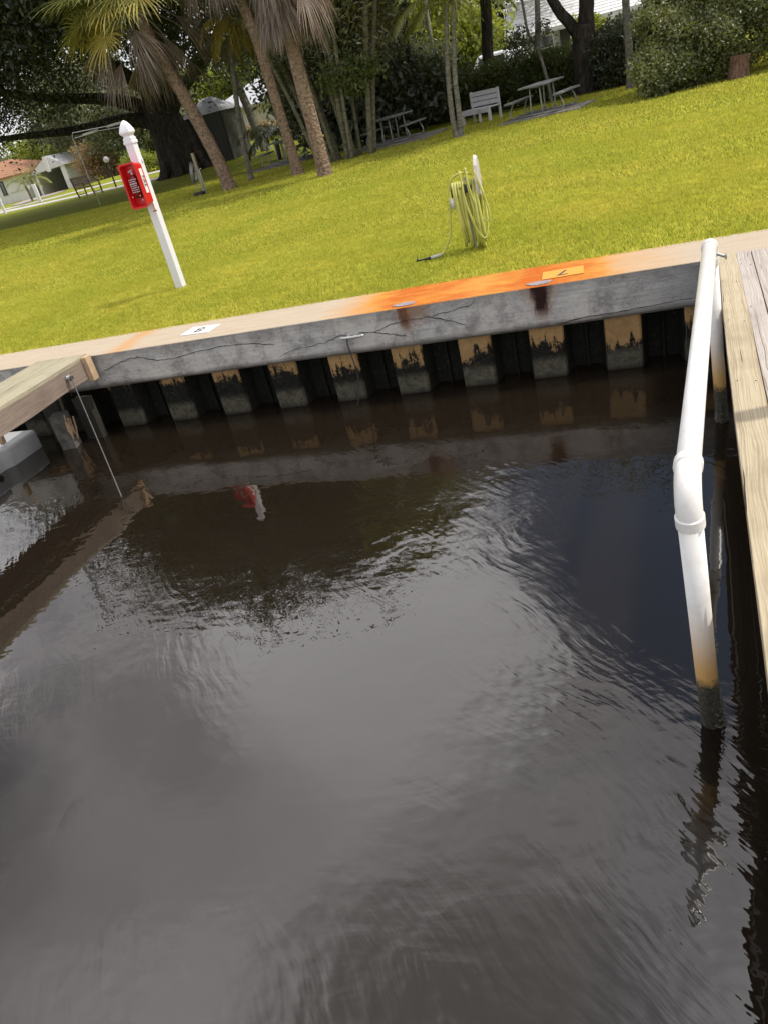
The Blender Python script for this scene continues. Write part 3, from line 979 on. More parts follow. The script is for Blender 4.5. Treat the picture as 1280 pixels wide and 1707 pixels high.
for xj, z0_, z1_ in ((-4.11, 0.60, 0.79), (-2.95, 0.57, 0.79), (-1.18, 0.66, 0.79)):
    ribbon('joint_seal', [(xj, z1_), (xj + 0.005, (z0_ + z1_) / 2), (xj + 0.01, z0_)], 0.012, M_caulk, wall, seed=int(-xj * 10), split=8)
for xc, yc in ((-1.80, 6.19), (-0.665, 6.19)):
    mb = MB()
    pts = [(math.cos(a) * 0.10 * (1 + 0.12 * math.sin(3 * a + xc)), math.sin(a) * 0.055) for a in [i * math.pi / 12 for i in range(24)]]
    mb.prism(pts, 0.0, 0.006)
    mb.build('tie_rod_grout', M_rodcap, wall, loc=(xc, yc, 0.801))

# digits: seen upside down from the water, as they are read from the lawn
def text_mesh(txt, size, ext=0.0015, name='lettering'):
    cu = bpy.data.curves.new('txt', 'FONT')
    cu.body = txt
    cu.size = size
    cu.extrude = ext
    cu.offset = 0.0
    cu.align_x = 'CENTER'; cu.align_y = 'CENTER'
    ob = bpy.data.objects.new('txt', cu)
    COL.objects.link(ob)
    dg = bpy.context.evaluated_depsgraph_get()
    me = bpy.data.meshes.new_from_object(ob.evaluated_get(dg))
    me.name = name
    me.materials.clear()
    bpy.data.objects.remove(ob)
    return me


def number_plate(txt, cx_, cy_, rz, mat, label, w_=0.33, d_=0.235, skew=0.0, dz_=0.0):
    th = thing('number_plate', label, 'number sign', (cx_, cy_, 0.8), rz, 'slip number plates on the seawall cap')
    MB().prism([(-w_ / 2, -d_ / 2), (w_ / 2, -d_ / 2), (w_ / 2, d_ / 2), (-w_ / 2, d_ / 2)], 0.001, 0.008).build('plate', mat, th)
    me = text_mesh(txt, 0.20, 0.001, 'digit')
    o = link_mesh('digit', me, M_number, th, (0, 0, 0.0095), (0, 0, math.pi))
    return th


number_plate('8', -3.925, 6.415, math.radians(-6), M_plate, 'white plate with a black 8 on the clean left part of the seawall cap')
number_plate('7', -0.49, 6.39, math.radians(2), M_plate_r, 'rust stained orange plate with a black 7 on the orange stretch of the seawall cap')

# cleat on the face and the dark line hanging from it
cl = thing('dock_cleat', 'small grey metal cleat bolted to the face of the seawall cap', 'cleat', (-2.29, 6.11, 0.625))
mb = MB()
mb.tube([(-0.115, -0.05, 0.004), (-0.09, -0.052, 0.0), (0.0, -0.052, -0.002), (0.09, -0.052, 0.0), (0.115, -0.05, 0.004)], [0.006, 0.011, 0.013, 0.011, 0.006], 10)
mb.build('horn', M_alu, cl, smooth=True)
mb = MB(); mb.box((-0.03, -0.026, 0), (0.02, 0.046, 0.022)); mb.box((0.03, -0.026, 0), (0.02, 0.046, 0.022)); mb.box((0, -0.004, 0), (0.11, 0.007, 0.045))
mb.build('base', M_alu, cl, bevel=0.002)
mb = MB()
mb.tube(smooth_path([(-2.335, 6.055, 0.625), (-2.338, 6.045, 0.56), (-2.33, 6.055, 0.45), (-2.325, 6.07, 0.25), (-2.36, 6.06, 0.08), (-2.40, 6.03, -0.05)], 6), 0.0055, 6)
tag(mb.build('hanging_line', M_roped, smooth=True), 'thin dark wet line hanging from the cleat into the water', 'rope')

# ------------------------------------------------------------------ right dock
ang = -math.atan(0.0735)
dock = thing('wooden_dock', 'weathered wooden dock of long planks along the right side of the slip', 'dock', (0.62, 6.1, 0.83), ang)
rr = random.Random(9)
xo = 0.0
widths = [0.138, 0.094, 0.138, 0.138, 0.138, 0.138, 0.138, 0.138]
for i, wd in enumerate(widths):
    L = 9.6
    mb = MB()
    N = 24
    vs = []
    for j in range(N + 1):
        y = -L * j / N - 0.003 * rr.random()
        bow = 0.022 * math.exp(-((y + 0.2) / 1.3) ** 2) if i == 0 else 0.0
        e1 = rr.uniform(-0.0012, 0.0012); e2 = rr.uniform(-0.0012, 0.0012)
        zc = 0.004 * math.sin(y * 0.8 + i)
        vs += [(-wd / 2 + e1 + bow, y, zc), (wd / 2 + e2 + bow, y, zc), (wd / 2 + e2 + bow, y, zc - 0.038), (-wd / 2 + e1 + bow, y, zc - 0.038)]
    fs = [(0, 3, 2, 1), tuple(N * 4 + k for k in range(4))]
    for j in range(N):
        for k in range(4):
            k2 = (k + 1) % 4
            fs.append((j * 4 + k, j * 4 + k2, (j + 1) * 4 + k2, (j + 1) * 4 + k))
    mb.add(vs, fs)
    o = mb.build('deck_plank', (M_tan, M_grey, M_grey, M_tan, M_grey, M_grey, M_tan, M_grey)[i], dock, bevel=0.003, loc=(xo + wd / 2, 0, -0.0 - 0.001 * i))
    xo += wd + 0.006
mb = MB(); mb.box((0.045, -4.8, -0.115), (0.04, 9.5, 0.14)); mb.build('stringer', M_grey, dock)
mb = MB(); mb.box((0.55, -4.8, -0.115), (0.04, 9.5, 0.14)); mb.build('stringer', M_darkwood, dock)
mb = MB(); mb.box((1.02, -4.8, -0.115), (0.04, 9.5, 0.14)); mb.build('stringer', M_darkwood, dock)
for yy in (-1.4, -4.2, -7.0):
    mb = MB(); mb.box((0.55, yy, -0.25), (0.86, 0.09, 0.13)); mb.build('cross_beam', M_darkwood, dock)
    for xx in (0.28, 0.92):
        mb = MB(); mb.tube([(xx, yy + 0.14, -1.9), (xx, yy + 0.14, -0.19)], 0.10, 12); mb.build('piling', M_darkwood, dock, smooth=True)
# nail heads
for i, (xx, yy) in enumerate([(0.03, -0.7), (0.11, -0.75), (0.03, -1.5), (0.11, -1.55), (0.16, -0.35), (0.215, -0.4), (0.16, -1.3), (0.03, -2.4), (0.11, -2.42), (0.11, -3.2)]):
    mb = MB(); mb.lathe([(0.0045, 0), (0.0045, 0.0012), (0.002, 0.002)], n=8)
    mb.build('nail', M_black, dock, loc=(xx, yy, 0.0045))
# unseen post, inferred from the shadow band it casts across the boards
post = thing('mooring_post', 'square wooden mooring post on the far side of the right dock', 'post', (1.62, 3.66, -0.8))
MB().box((0, 0, 1.85), (0.095, 0.095, 3.7)).build('shaft', M_grey, post, bevel=0.006)

# PVC handrail
rail = thing('pipe_handrail', 'white plastic pipe rail on two legs standing in the water beside the right dock', 'handrail', (0.22, 2.31, 0))
o0 = (0.22, 2.31, 0)
R0 = 0.0385
Enear = Vector((0.132, 2.12, 1.175)); Bnear = Vector((0.226, 2.33, -0.25)); Bw = Vector((0.222, 2.30, 0.0))
Efar = Vector((0.468, 4.83, 1.235)); Bfar = Vector((0.552, 5.02, 0.0))
d_r = (Efar - Enear).normalized()
d_l = (Bw - Enear).normalized()
d_f = (Bfar - Efar).normalized()
def bend(c, d1, d2, r, n=8):
    a = c + d1 * r; b = c + d2 * r
    return [(a.lerp(c, u)).lerp(c.lerp(b, u), u) for u in [i / n for i in range(n + 1)]]
a1 = Enear + d_r * 0.13; b1 = Enear + d_l * 0.13
MB().tube(rel([Enear + d_r * 0.11, Efar - d_r * 0.09], o0), R0, 24).build('top_rail', M_pvc, rail, smooth=True)
MB().tube(rel([Enear + d_l * 0.11, Bnear + d_l * 0.2], o0), R0, 24).build('leg', M_pvc, rail, smooth=True)
MB().tube(rel([Efar + d_f * 0.08, Bfar + d_f * 0.4], o0), R0, 24).build('leg', M_pvc, rail, smooth=True)
MB().tube(rel(bend(Enear, d_r, d_l, 0.14), o0), R0 * 1.06, 24).build('elbow', M_pvc, rail, smooth=True)
MB().tube(rel(bend(Efar, -d_r, d_f, 0.11), o0), R0 * 1.12, 24).build('elbow', M_pvc, rail, smooth=True)
def collar(c, d, ln=0.045, k=1.17):
    mb = MB()
    c = c - Vector(o0)
    mb.tube([c - d * ln / 2, c - d * (ln / 2 - 0.003), c + d * (ln / 2 - 0.003), c + d * ln / 2], [R0 * 1.05, R0 * k, R0 * k, R0 * 1.05], 24)
    return mb.build('collar', M_pvc, rail, smooth=False)
collar(Enear + d_r * 0.135, d_r); collar(Enear + d_l * 0.135, d_l); collar(Efar - d_r * 0.11, d_r); collar(Efar + d_f * 0.11, d_f)
mb = MB(); mb.tube(rel([(0.50, 4.80, 1.17), (0.545, 4.79, 1.15)], o0), 0.008, 8); mb.tube(rel([(0.545, 4.79, 1.15), (0.552, 4.79, 1.15)], o0), 0.018, 10)
mb.build('bolt', M_galv, rail)
# barnacles and growth round the legs at the waterline
def growth(c, d, n, seed, zr=(-0.06, 0.15)):
    r = np.random.RandomState(seed); c = np.array(c)
    V = []; F = []
    for i in range(n):
        z = r.uniform(*zr); a = r.uniform(0, 2 * np.pi)
        u = z / d.z
        base = np.array(d) * u + c
        nrm = np.array([math.cos(a), math.sin(a), 0])
        q = base + nrm * R0 * 1.0
        s_ = r.uniform(0.003, 0.008) * (1.25 - max(0, z) * 4)
        tg = np.array([-nrm[1], nrm[0], 0])
        b = len(V)
        V += [q - tg * s_, q + tg * s_, q + np.array([0, 0, s_]), q - np.array([0, 0, s_]), q + nrm * s_ * r.uniform(0.5, 1.4)]
        F += [(b, b + 3, b + 4), (b + 3, b + 1, b + 4), (b + 1, b + 2, b + 4), (b + 2, b, b + 4)]
    V = np.array(V) - np.array(o0)
    return tag(link_mesh('barnacles', raw_mesh('barnacles', V, np.array(F)), M_growth, rail), kind='stuff')
M_growth = simple('barnacle_crust', (0.05, 0.048, 0.036), 0.8, scale=60, col2=(0.16, 0.14, 0.10))
growth(Bw, d_l * -1, 420, 1)
growth(Bfar, d_f * -1, 300, 2, (-0.05, 0.22))

# ------------------------------------------------------------------ left dock
ld = thing('wooden_dock', 'narrow wooden dock at the left with a pinkish side board and open water beneath', 'dock', (-5.01, 6.065, 0.84))
Ld = 9.0
mats = [M_green, M_green, M_green]
for i in range(3):
    mb = MB()
    mb.box((-0.105 - 0.212 * i, -Ld / 2 + (0.0 if i < 2 else 0.02), -0.019 - 0.003 * i), (0.196, Ld, 0.038))
    mb.build('deck_plank', mats[i], ld, bevel=0.004)
mb = MB()
N = 40; rr = random.Random(4)
vs = []
for j in range(N + 1):
    y = -0.10 - (Ld - 0.1) * j / N
    zb = -0.215 + 0.006 * math.sin(j * 1.1) - (0.02 if 9 < j < 11 else 0)
    for (x_, z_) in ((-0.03, -0.0395), (0.0, -0.0395), (0.0, zb), (-0.03, zb)): vs.append((x_, y, z_))
fs = [(0, 1, 2, 3), tuple(N * 4 + k for k in range(4))[::-1]]
for j in range(N):
    for k_ in range(4):
        k2 = (k_ + 1) % 4
        fs.append((j * 4 + k_, (j + 1) * 4 + k_, (j + 1) * 4 + k2, j * 4 + k2))
mb.add(vs, fs)
mb.build('side_board', M_fascia, ld)
mb = MB(); mb.box((-0.6, -Ld / 2, -0.13), (0.04, Ld - 0.1, 0.17)); mb.build('side_board', M_fascia, ld)
MB().box((0.028, -0.075, -0.125), (0.055, 0.085, 0.24)).build('end_block', M_splint, ld, bevel=0.004)
for yy in (-3.2, -6.5):
    mb = MB(); mb.tube([(-0.3, yy, -2.0), (-0.3, yy, -0.04)], 0.11, 12); mb.build('piling', M_darkwood, ld, smooth=True)
# eye bolt and mooring line
mb = MB()
c = Vector((-4.965, 5.66, 0.745))
mb.tube([c + Vector((0.0, 0.024 * math.cos(a), 0.024 * math.sin(a))) for a in [i * math.pi / 8 for i in range(17)]], 0.007, 8, cap=False)
mb.tube([(-4.999, 5.66, 0.745), (-4.985, 5.66, 0.745)], 0.024, 12)
mb.tube([(-4.99, 5.66, 0.745), (-4.965, 5.66, 0.723)], 0.008, 8)
eb = mb.build('eye_bolt', M_galv, smooth=True)
tag(eb, 'galvanised eye bolt on the side board of the left dock holding the mooring line', 'eye bolt')
mb = MB()
p0 = Vector((-4.955, 5.66, 0.742)); p1 = Vector((-4.02, 4.56, -0.02))
mb.tube([p0 + (p1 - p0) * u + Vector((0, 0, -0.12 * math.sin(math.pi * u))) for u in [i / 16 for i in range(17)]], 0.0055, 8)
for kk in range(3):
    mb.tube([p0 + Vector((0.004 * kk, 0.016 * math.cos(a) - 0.0, 0.016 * math.sin(a))) for a in [i * math.pi / 6 for i in range(13)]], 0.006, 6, cap=False)
tag(mb.build('mooring_line', M_rope, smooth=True), 'thin grey mooring line slanting from the left dock into the water', 'rope')

# broken piling stub and braces under the dock
st = thing('broken_piling', 'cut off square timber piling with splintered edge under the left dock', 'piling', (-5.42, 5.80, -0.8))
mb = MB(); mb.box((0, 0, 0.58), (0.15, 0.15, 1.16), rz=0.25); mb.build('timber', simple('stub_grey', (0.13, 0.12, 0.105), 0.85, var=0.6, scale=12, bump=0.006), st, bevel=0.006)
rr = random.Random(12)
for i in range(12):
    mb = MB()
    a = rr.uniform(-0.06, 0.06); z0_ = rr.uniform(0.86, 1.0)
    mb.beam((0.085 + rr.uniform(-0.01, 0.02), a, z0_), (0.10 + rr.uniform(-0.01, 0.03), a + rr.uniform(-0.02, 0.02), z0_ + rr.uniform(0.08, 0.17)), 0.014, 0.008)
    mb.build('splinter', M_splint, st)
bp = thing('timber_piling', 'dark wet timber piling against the seawall below the left dock', 'piling', (-5.62, 6.0, -0.8))
MB().box((0, 0, 0.74), (0.20, 0.12, 1.48), rz=0.1).build('timber', M_darkwood, bp, bevel=0.006)
bp = thing('timber_piling', 'dark plank piling with a lighter cut top next to the splintered stub', 'piling', (-5.22, 5.98, -0.8))
MB().box((0, 0, 0.62), (0.20, 0.08, 1.24), rz=-0.1).build('timber', M_darkwood, bp, bevel=0.006)

# floating platform under the dock
fl = thing('float_platform', 'grey white plastic float with moulded corner lying under the left dock', 'float', (-5.87, 5.9, 0), math.radians(-2))
pts = [(0.0, 0.0), (0.0, -0.44), (-0.05, -0.50), (-0.05, -3.0), (-1.5, -3.0), (-1.5, 0.0)]
mb = MB(); mb.prism(pts, -0.15, 0.20)
mb.build('hull', M_float, fl, bevel=0.03)
mb = MB(); mb.prism([(-0.10, -0.52), (-0.07, -0.56), (-0.07, -2.9), (-1.45, -2.9), (-1.45, -0.5)], 0.20, 0.29)
mb.build('deck', M_float, fl, bevel=0.03)
mb = MB(); mb.tube([(-0.052, -0.62, 0.05), (-0.046, -0.62, 0.05)], 0.035, 14); mb.build('socket', M_dark, fl)
mb = MB(); mb.box((-0.04, -0.95, 0.21), (0.03, 0.05, 0.12)); mb.build('rib', M_float, fl, bevel=0.006)
pg = MB(); pg.box((0, 0, 0.07), (0.035, 0.06, 0.16), rz=0.2)
o = pg.build('wooden_peg', M_splint, bevel=0.004, loc=(-5.93, 5.50, 0.24), rot=(0.0, 0.06, 0))
tag(o, 'short pale wooden peg standing in the corner of the plastic float', 'peg')
# fallen wedge under it, seen in the water's reflection only: none

# ------------------------------------------------------------------ white post with red cabinet
wp = thing('white_post', 'white square vinyl post with pointed cap on the lawn behind the seawall', 'post', (-5.43, 8.78, 0.79))
MB().box((0, 0, 0.86), (0.105, 0.105, 1.72)).build('shaft', M_white, wp, bevel=0.006)
mb = MB()
def sq(r, z): return [(-r, -r, z), (r, -r, z), (r, r, z), (-r, r, z)]
lev = [(0.062, 1.715), (0.062, 1.74), (0.056, 1.745), (0.056, 1.775), (0.045, 1.79), (0.044, 1.80), (0.064, 1.825), (0.068, 1.84), (0.062, 1.865), (0.045, 1.91), (0.026, 1.945), (0.006, 1.965)]
for r_, z_ in lev: mb.v += sq(r_, z_)
for i in range(len(lev) - 1):
    for k_ in range(4):
        k2 = (k_ + 1) % 4
        mb.f.append((i * 4 + k_, i * 4 + k2, (i + 1) * 4 + k2, (i + 1) * 4 + k_))
mb.f.append((3, 2, 1, 0)); mb.f.append(tuple((len(lev) - 1) * 4 + k_ for k_ in range(4)))
mb.build('finial', M_white, wp, bevel=0.002)
mb = MB(); mb.box((0.058, 0.02, 1.52), (0.012, 0.03, 0.03)); mb.build('clip', M_white, wp)

cab = thing('extinguisher_cabinet', 'open red plastic fire extinguisher cabinet hung on the white post', 'fire cabinet', (-5.455, 8.722, 2.07))
cab.scale = (0.82, 0.82, 0.82)
# tapered shell, open to the front with a recessed clear pane
def ringr(w_, h_, y, r=0.035):
    out_ = []
    for cx_, cz_, a0 in ((w_ / 2 - r, h_ / 2 - r, 0), (-w_ / 2 + r, h_ / 2 - r, 90), (-w_ / 2 + r, -h_ / 2 + r, 180), (w_ / 2 - r, -h_ / 2 + r, 270)):
        for s_ in range(5):
            a = math.radians(a0 + s_ * 22.5)
            out_.append((cx_ + r * math.cos(a), y, cz_ + r * math.sin(a)))
    return out_
loops = [ringr(0.23, 0.55, 0.0), ringr(0.25, 0.58, -0.14), ringr(0.262, 0.60, -0.20), ringr(0.278, 0.615, -0.205), ringr(0.278, 0.615, -0.218), ringr(0.232, 0.565, -0.218), ringr(0.222, 0.55, -0.17), ringr(0.20, 0.52, -0.10)]
mb = MB()
for l in loops: mb.v += l
n_ = len(loops[0])
for i in range(len(loops) - 1):
    for k_ in range(n_):
        k2 = (k_ + 1) % n_
        mb.f.append((i * n_ + k_, i * n_ + k2, (i + 1) * n_ + k2, (i + 1) * n_ + k_))
mb.f.append(tuple(range(n_))[::-1]); mb.f.append(tuple((len(loops) - 1) * n_ + k_ for k_ in range(n_)))
mb.build('case', M_red_pl, cab)
M_redd = simple('red_dark', (0.22, 0.008, 0.01), 0.35, var=0.4, scale=10)
mb = MB(); mb.tube([(0.01, -0.145, -0.17), (0.01, -0.145, 0.10), (0.01, -0.145, 0.13), (0.01, -0.145, 0.145)], [0.058, 0.058, 0.04, 0.018], 18); mb.build('extinguisher', M_redd, cab, smooth=True)
mb = MB(); mb.beam((0.01, -0.145, 0.14), (0.01, -0.145, 0.19), 0.02, 0.02); mb.beam((-0.03, -0.165, 0.185), (0.04, -0.165, 0.21), 0.015, 0.012)
mb.build('valve', M_silver, cab)
mb = MB()
rr = random.Random(3)
for i in range(7):
    zc = 0.085 - i * 0.028
    xx = -0.055
    while xx < 0.055:
        ww = rr.uniform(0.010, 0.03)
        mb.box((xx + ww / 2 + 0.01, -0.2075, zc), (ww, 0.002, 0.010 if i != 2 else 0.016))
        xx += ww + 0.007
for q in ((-0.07, -0.14), (0.06, -0.14), (0.075, -0.20)): mb.box((q[0], -0.2075, q[1]), (0.016, 0.002, 0.016))
mb.build('print', M_silver, cab)
mb = MB(); mb.prism([(0.1265, -0.05), (0.1285, -0.05), (0.1315, -0.13), (0.1295, -0.13)], -0.13, 0.20); mb.build('side_label', M_label, cab)
me = text_mesh('FIRE', 0.085, 0.0006, 'lettering')
o = link_mesh('lettering', me, M_black, cab)
R_ = Matrix(((0, 0.04, 0.9992), (0, -0.9992, 0.04), (1, 0, 0)))
o.matrix_local = Matrix.Translation((0.1318, -0.091, 0.03)) @ Matrix(((0, 0, 1), (0, 1, 0), (-1, 0, 0))).to_4x4() if False else Matrix.Translation((0.1322, -0.09, 0.03)) @ Matrix(((0.0, -0.03, 1.0), (0.0, -1.0, -0.03), (-1.0, 0.0, 0.0))).to_4x4() @ Matrix.Scale(-1, 4, (0, 1, 0)) if False else Matrix.Translation((0.1322, -0.09, 0.03)) @ Matrix(((0.0, -0.03, 1.0), (0.0, 1.0, 0.03), (-1.0, 0.0, 0.0))).to_4x4()
mb = MB(); mb.beam((0.12, -0.06, -0.28), (0.12, -0.06, -0.385), 0.008, 0.008); mb.build('chain', M_red_pl, cab)
mb = MB(); mb.beam((0.09, -0.06, -0.395), (0.15, -0.06, -0.388), 0.016, 0.016); mb.build('hammer', M_redd, cab)

# ------------------------------------------------------------------ hose hanger and hose
hh = thing('hose_hanger', 'pale grey hose hanger on a stake in the lawn behind the orange stained cap', 'hose hanger', (-1.47, 7.97, 0.79))
MB().beam((0.02, 0.0, 0.0), (0.02, 0.0, 0.70), 0.03, 0.03).build('stake', M_galv, hh)
mb = MB()
# curved back plate seen edge-on: tapered fin
outl = [(-0.10, 0.52), (-0.115, 0.66), (-0.09, 0.80), (-0.04, 0.87), (0.03, 0.885), (0.09, 0.83), (0.115, 0.70), (0.10, 0.56), (0.05, 0.50), (-0.05, 0.49)]
vs = [(0.13, y, z) for y, z in outl] + [(0.165, y * 0.85, (z - 0.69) * 0.9 + 0.69) for y, z in outl]
n_ = len(outl)
mb.add(vs, [tuple(range(n_)), tuple(range(n_, 2 * n_))[::-1]] + [(i, n_ + i, n_ + (i + 1) % n_, (i + 1) % n_) for i in range(n_)])
mb.build('face_plate', M_hangergrey, hh, bevel=0.008)
mb = MB(); mb.tube([(-0.13, 0, 0.585), (0.14, 0, 0.585)], 0.065, 14); mb.build('drum', M_black, hh, smooth=True)
hose = thing('garden_hose', 'yellow green garden hose coiled on the hanger with its end on the grass', 'hose', (-1.47, 7.97, 0.79))
rr = random.Random(21)
mb = MB()
pts = []
nl = 10
for i in range(nl):
    x0_ = -0.115 + 0.235 * i / (nl - 1)
    drop = rr.uniform(0.62, 0.76) if i < 10 else rr.uniform(0.5, 0.68)
    tw = rr.uniform(-0.02, 0.10)
    wy = rr.uniform(0.08, 0.17)
    for s_ in range(14):
        a = 2 * math.pi * s_ / 14
        zz = 0.66 - drop * 0.88 / 2 * (1 - math.cos(a))
        down = (1 - math.cos(a)) / 2
        xx = x0_ + (0.226 / (nl - 1)) * s_ / 14 + tw * down + 0.035 * math.sin(a) * down
        yy = -wy * math.sin(a) * (0.65 + 0.5 * down)
        pts.append((xx, yy, max(zz, 0.03)))
mb.tube(smooth_path(pts, 3), 0.0145, 8)
mb.build('coil', M_hose, hose, smooth=True)
mb = MB()
mb.tube(smooth_path([(0.10, -0.05, 0.72), (0.02, -0.08, 0.75), (-0.09, -0.09, 0.72), (-0.145, -0.10, 0.60), (-0.155, -0.10, 0.45), (-0.19, -0.11, 0.22), (-0.27, -0.13, 0.07), (-0.33, -0.155, 0.035)], 6), 0.0105, 8)
mb.build('tail', M_hose, hose, smooth=True)
mb = MB()
mb.tube(smooth_path([(0.13, -0.09, 0.75), (0.20, -0.10, 0.5), (0.225, -0.10, 0.32), (0.19, -0.11, 0.27), (0.13, -0.12, 0.36), (0.07, -0.12, 0.6), (0.05, -0.08, 0.79)], 6), 0.0105, 8)
mb.tube(smooth_path([(0.0, -0.14, 0.78), (0.02, -0.16, 0.5), (0.08, -0.16, 0.25), (0.15, -0.14, 0.12), (0.19, -0.08, 0.22), (0.17, 0.05, 0.5), (0.12, 0.08, 0.75)], 6), 0.0105, 8)
mb.build('loose_loop', M_hose, hose, smooth=True)
mb = MB(); mb.tube([(-0.315, -0.15, 0.038), (-0.42, -0.185, 0.03)], 0.0165, 10); mb.build('fitting', M_tape, hose, smooth=True)
mb = MB(); mb.tube([(-0.12, -0.105, 0.44), (-0.125, -0.105, 0.54)], 0.021, 10); mb.build('fitting', M_tape, hose, smooth=True)
mb = MB(); mb.tube([(-0.42, -0.185, 0.03), (-0.47, -0.20, 0.03), (-0.50, -0.21, 0.032), (-0.545, -0.225, 0.035), (-0.56, -0.23, 0.04)], [0.015, 0.012, 0.008, 0.010, 0.022], 10); mb.build('nozzle', M_black, hose, smooth=True)

# ------------------------------------------------------------------ park furniture
def picnic_table(loc, rz, label, top=M_tabletop):
    tb = thing('picnic_table', label, 'picnic table', loc, rz, 'picnic tables under the trees')
    for i in range(4):
        MB().box(((-0.285 + 0.19 * i), 0, 0.74), (0.182, 1.8, 0.045)).build('tabletop_board', top, tb, bevel=0.006)
    for s_ in (-1, 1):
        MB().box((s_ * 0.70, 0, 0.435), (0.25, 1.8, 0.045)).build('seat', top, tb, bevel=0.006)
        for e in (-1, 1):
            y = 0.60 * e
            MB().tube(smooth_path([(s_ * 0.14, y, 0.72), (s_ * 0.15, y, 0.4), (s_ * 0.16, y, 0.02)], 3), 0.022, 8).build('leg', M_galv, tb, smooth=True)
            MB().tube(smooth_path([(s_ * 0.66, y, 0.41), (s_ * 0.72, y, 0.30), (s_ * 0.77, y, 0.16), (s_ * 0.75, y, 0.06), (s_ * 0.66, y, 0.03)], 4), 0.02, 8).build('seat_bracket', M_galv, tb, smooth=True)
    for e in (-1, 1):
        mb = MB(); mb.tube([(-0.68, 0.60 * e, 0.03), (0.68, 0.60 * e, 0.03)], 0.02, 8); mb.build('foot_rail', M_galv, tb, smooth=True)
        mb = MB(); mb.tube([(-0.14, 0.60 * e, 0.70), (0.14, 0.60 * e, 0.70)], 0.018, 8); mb.build('frame_bar', M_galv, tb, smooth=True)
    return tb


def pad(cx_, cy_, w_, d_, rz, label):
    o = MB().box((0, 0, 0), (w_, d_, 0.10)).build('concrete_pad', M_pad, bevel=0.01, loc=(cx_, cy_, float(ground_z(cx_, cy_)) - 0.008), rot=(0, 0, rz))
    return tag(o, label, 'concrete pad')


pad(-1.85, 24.6, 2.3, 1.9, -0.22, 'concrete pad under the right picnic table')
pad(-6.95, 26.9, 2.9, 2.4, -0.1, 'concrete pad under the picnic table beside the cane clump')
pad(-11.9, 29.6, 2.6, 2.4, -0.1, 'concrete pad behind the two thick palm trunks')
picnic_table((-1.95, 24.65, 0.842), math.radians(-14), 'picnic table with pale steel legs on a pad to the right of the white bench')
picnic_table((-7.0, 27.1, 0.842), math.radians(-10), 'picnic table in deep shade between the cane clump and the slender dark trunk')
picnic_table((-12.0, 29.5, 0.842), math.radians(10), 'dark picnic table half hidden behind the two thick palm trunks')

bn = thing('park_bench', 'greyish white slatted bench on the lawn in front of the hedge', 'bench', (-4.18, 27.55, 0.79), math.radians(-33))
bn.scale = (0.86, 0.86, 0.9)
for z_ in (0.58, 0.745, 0.91):
    MB().box((0, 0.33, z_), (1.42, 0.035, 0.145)).build('backrest_slat', M_bench, bn, bevel=0.006)
MB().box((0, 0.03, 0.45), (1.40, 0.62, 0.04)).build('seat', M_bench, bn, bevel=0.006)
MB().box((0, -0.285, 0.37), (1.38, 0.03, 0.14)).build('apron', M_bench, bn, bevel=0.004)
for x_ in (-0.66, 0.66):
    MB().box((x_, -0.25, 0.22), (0.09, 0.09, 0.44)).build('leg', M_bench, bn, bevel=0.005)
    MB().box((x_, 0.36, 0.50), (0.09, 0.06, 1.0)).build('leg', M_bench, bn, bevel=0.005)
MB().box((0.2, -0.27, 0.22), (0.09, 0.06, 0.44)).build('leg', M_bench, bn, bevel=0.005)


def garden_bench(loc, rz, label, wd=1.35):
    b = thing('garden_bench', label, 'garden bench', loc, rz, 'brown garden benches by the path')
    b.scale = (1.2, 1.2, 1.15)
    n = 13
    for i in range(n):
        x_ = -wd / 2 + 0.08 + (wd - 0.16) * i / (n - 1)
        MB().beam((x_, 0.26, 0.46), (x_, 0.34, 0.92), 0.045, 0.015).build('back_slat', M_teak, b)
    MB().beam((-wd / 2, 0.35, 0.95), (wd / 2, 0.35, 0.95), 0.03, 0.09).build('top_rail', M_teak, b)
    MB().beam((-wd / 2, 0.26, 0.46), (wd / 2, 0.26, 0.46), 0.03, 0.07).build('bottom_rail', M_teak, b)
    for i in range(5):
        MB().box((0, -0.20 + 0.1 * i, 0.43), (wd, 0.075, 0.02)).build('seat_slat', M_teak, b)
    for s_ in (-1, 1):
        MB().beam((s_ * wd / 2, 0.22, 0), (s_ * wd / 2, 0.36, 1.0), 0.06, 0.05).build('leg', M_teak, b)
        MB().beam((s_ * wd / 2, -0.25, 0), (s_ * wd / 2, -0.25, 0.64), 0.06, 0.05).build('leg', M_teak, b)
        MB().box((s_ * wd / 2, 0.02, 0.655), (0.07, 0.60, 0.03)).build('armrest', M_teak, b)
        MB().box((s_ * wd / 2, 0.0, 0.15), (0.03, 0.48, 0.04)).build('side_rail', M_teak, b)
    return b


garden_bench((-30.2, 42.6, 0.8), math.radians(160), 'brown slatted garden bench to the left of the red cabinet, standing alone by the path')
garden_bench((-27.9, 43.8, 0.8), math.radians(115), 'brown slatted garden bench right behind the red cabinet on the white post')
# dark heavy bench against the big trunk
db = thing('outdoor_bench', 'dark timber seat with grey base against the left side of the huge trunk', 'seat', (-25.4, 44.2, 0.8), math.radians(-25))
MB().box((0, 0, 0.35), (0.9, 0.5, 0.7)).build('base', simple('seat_grey', (0.2, 0.2, 0.19), 0.9), db, bevel=0.01)
MB().box((0, 0, 0.74), (1.2, 0.7, 0.06)).build('seat', M_dark, db)
MB().box((0, 0.3, 1.15), (1.2, 0.06, 0.12)).build('backrest', M_dark, db)
MB().box((0, 0.3, 1.35), (1.2, 0.06, 0.12)).build('backrest', M_dark, db)
MB().box((-0.5, 0.3, 1.05), (0.06, 0.06, 0.7)).build('upright', M_dark, db)

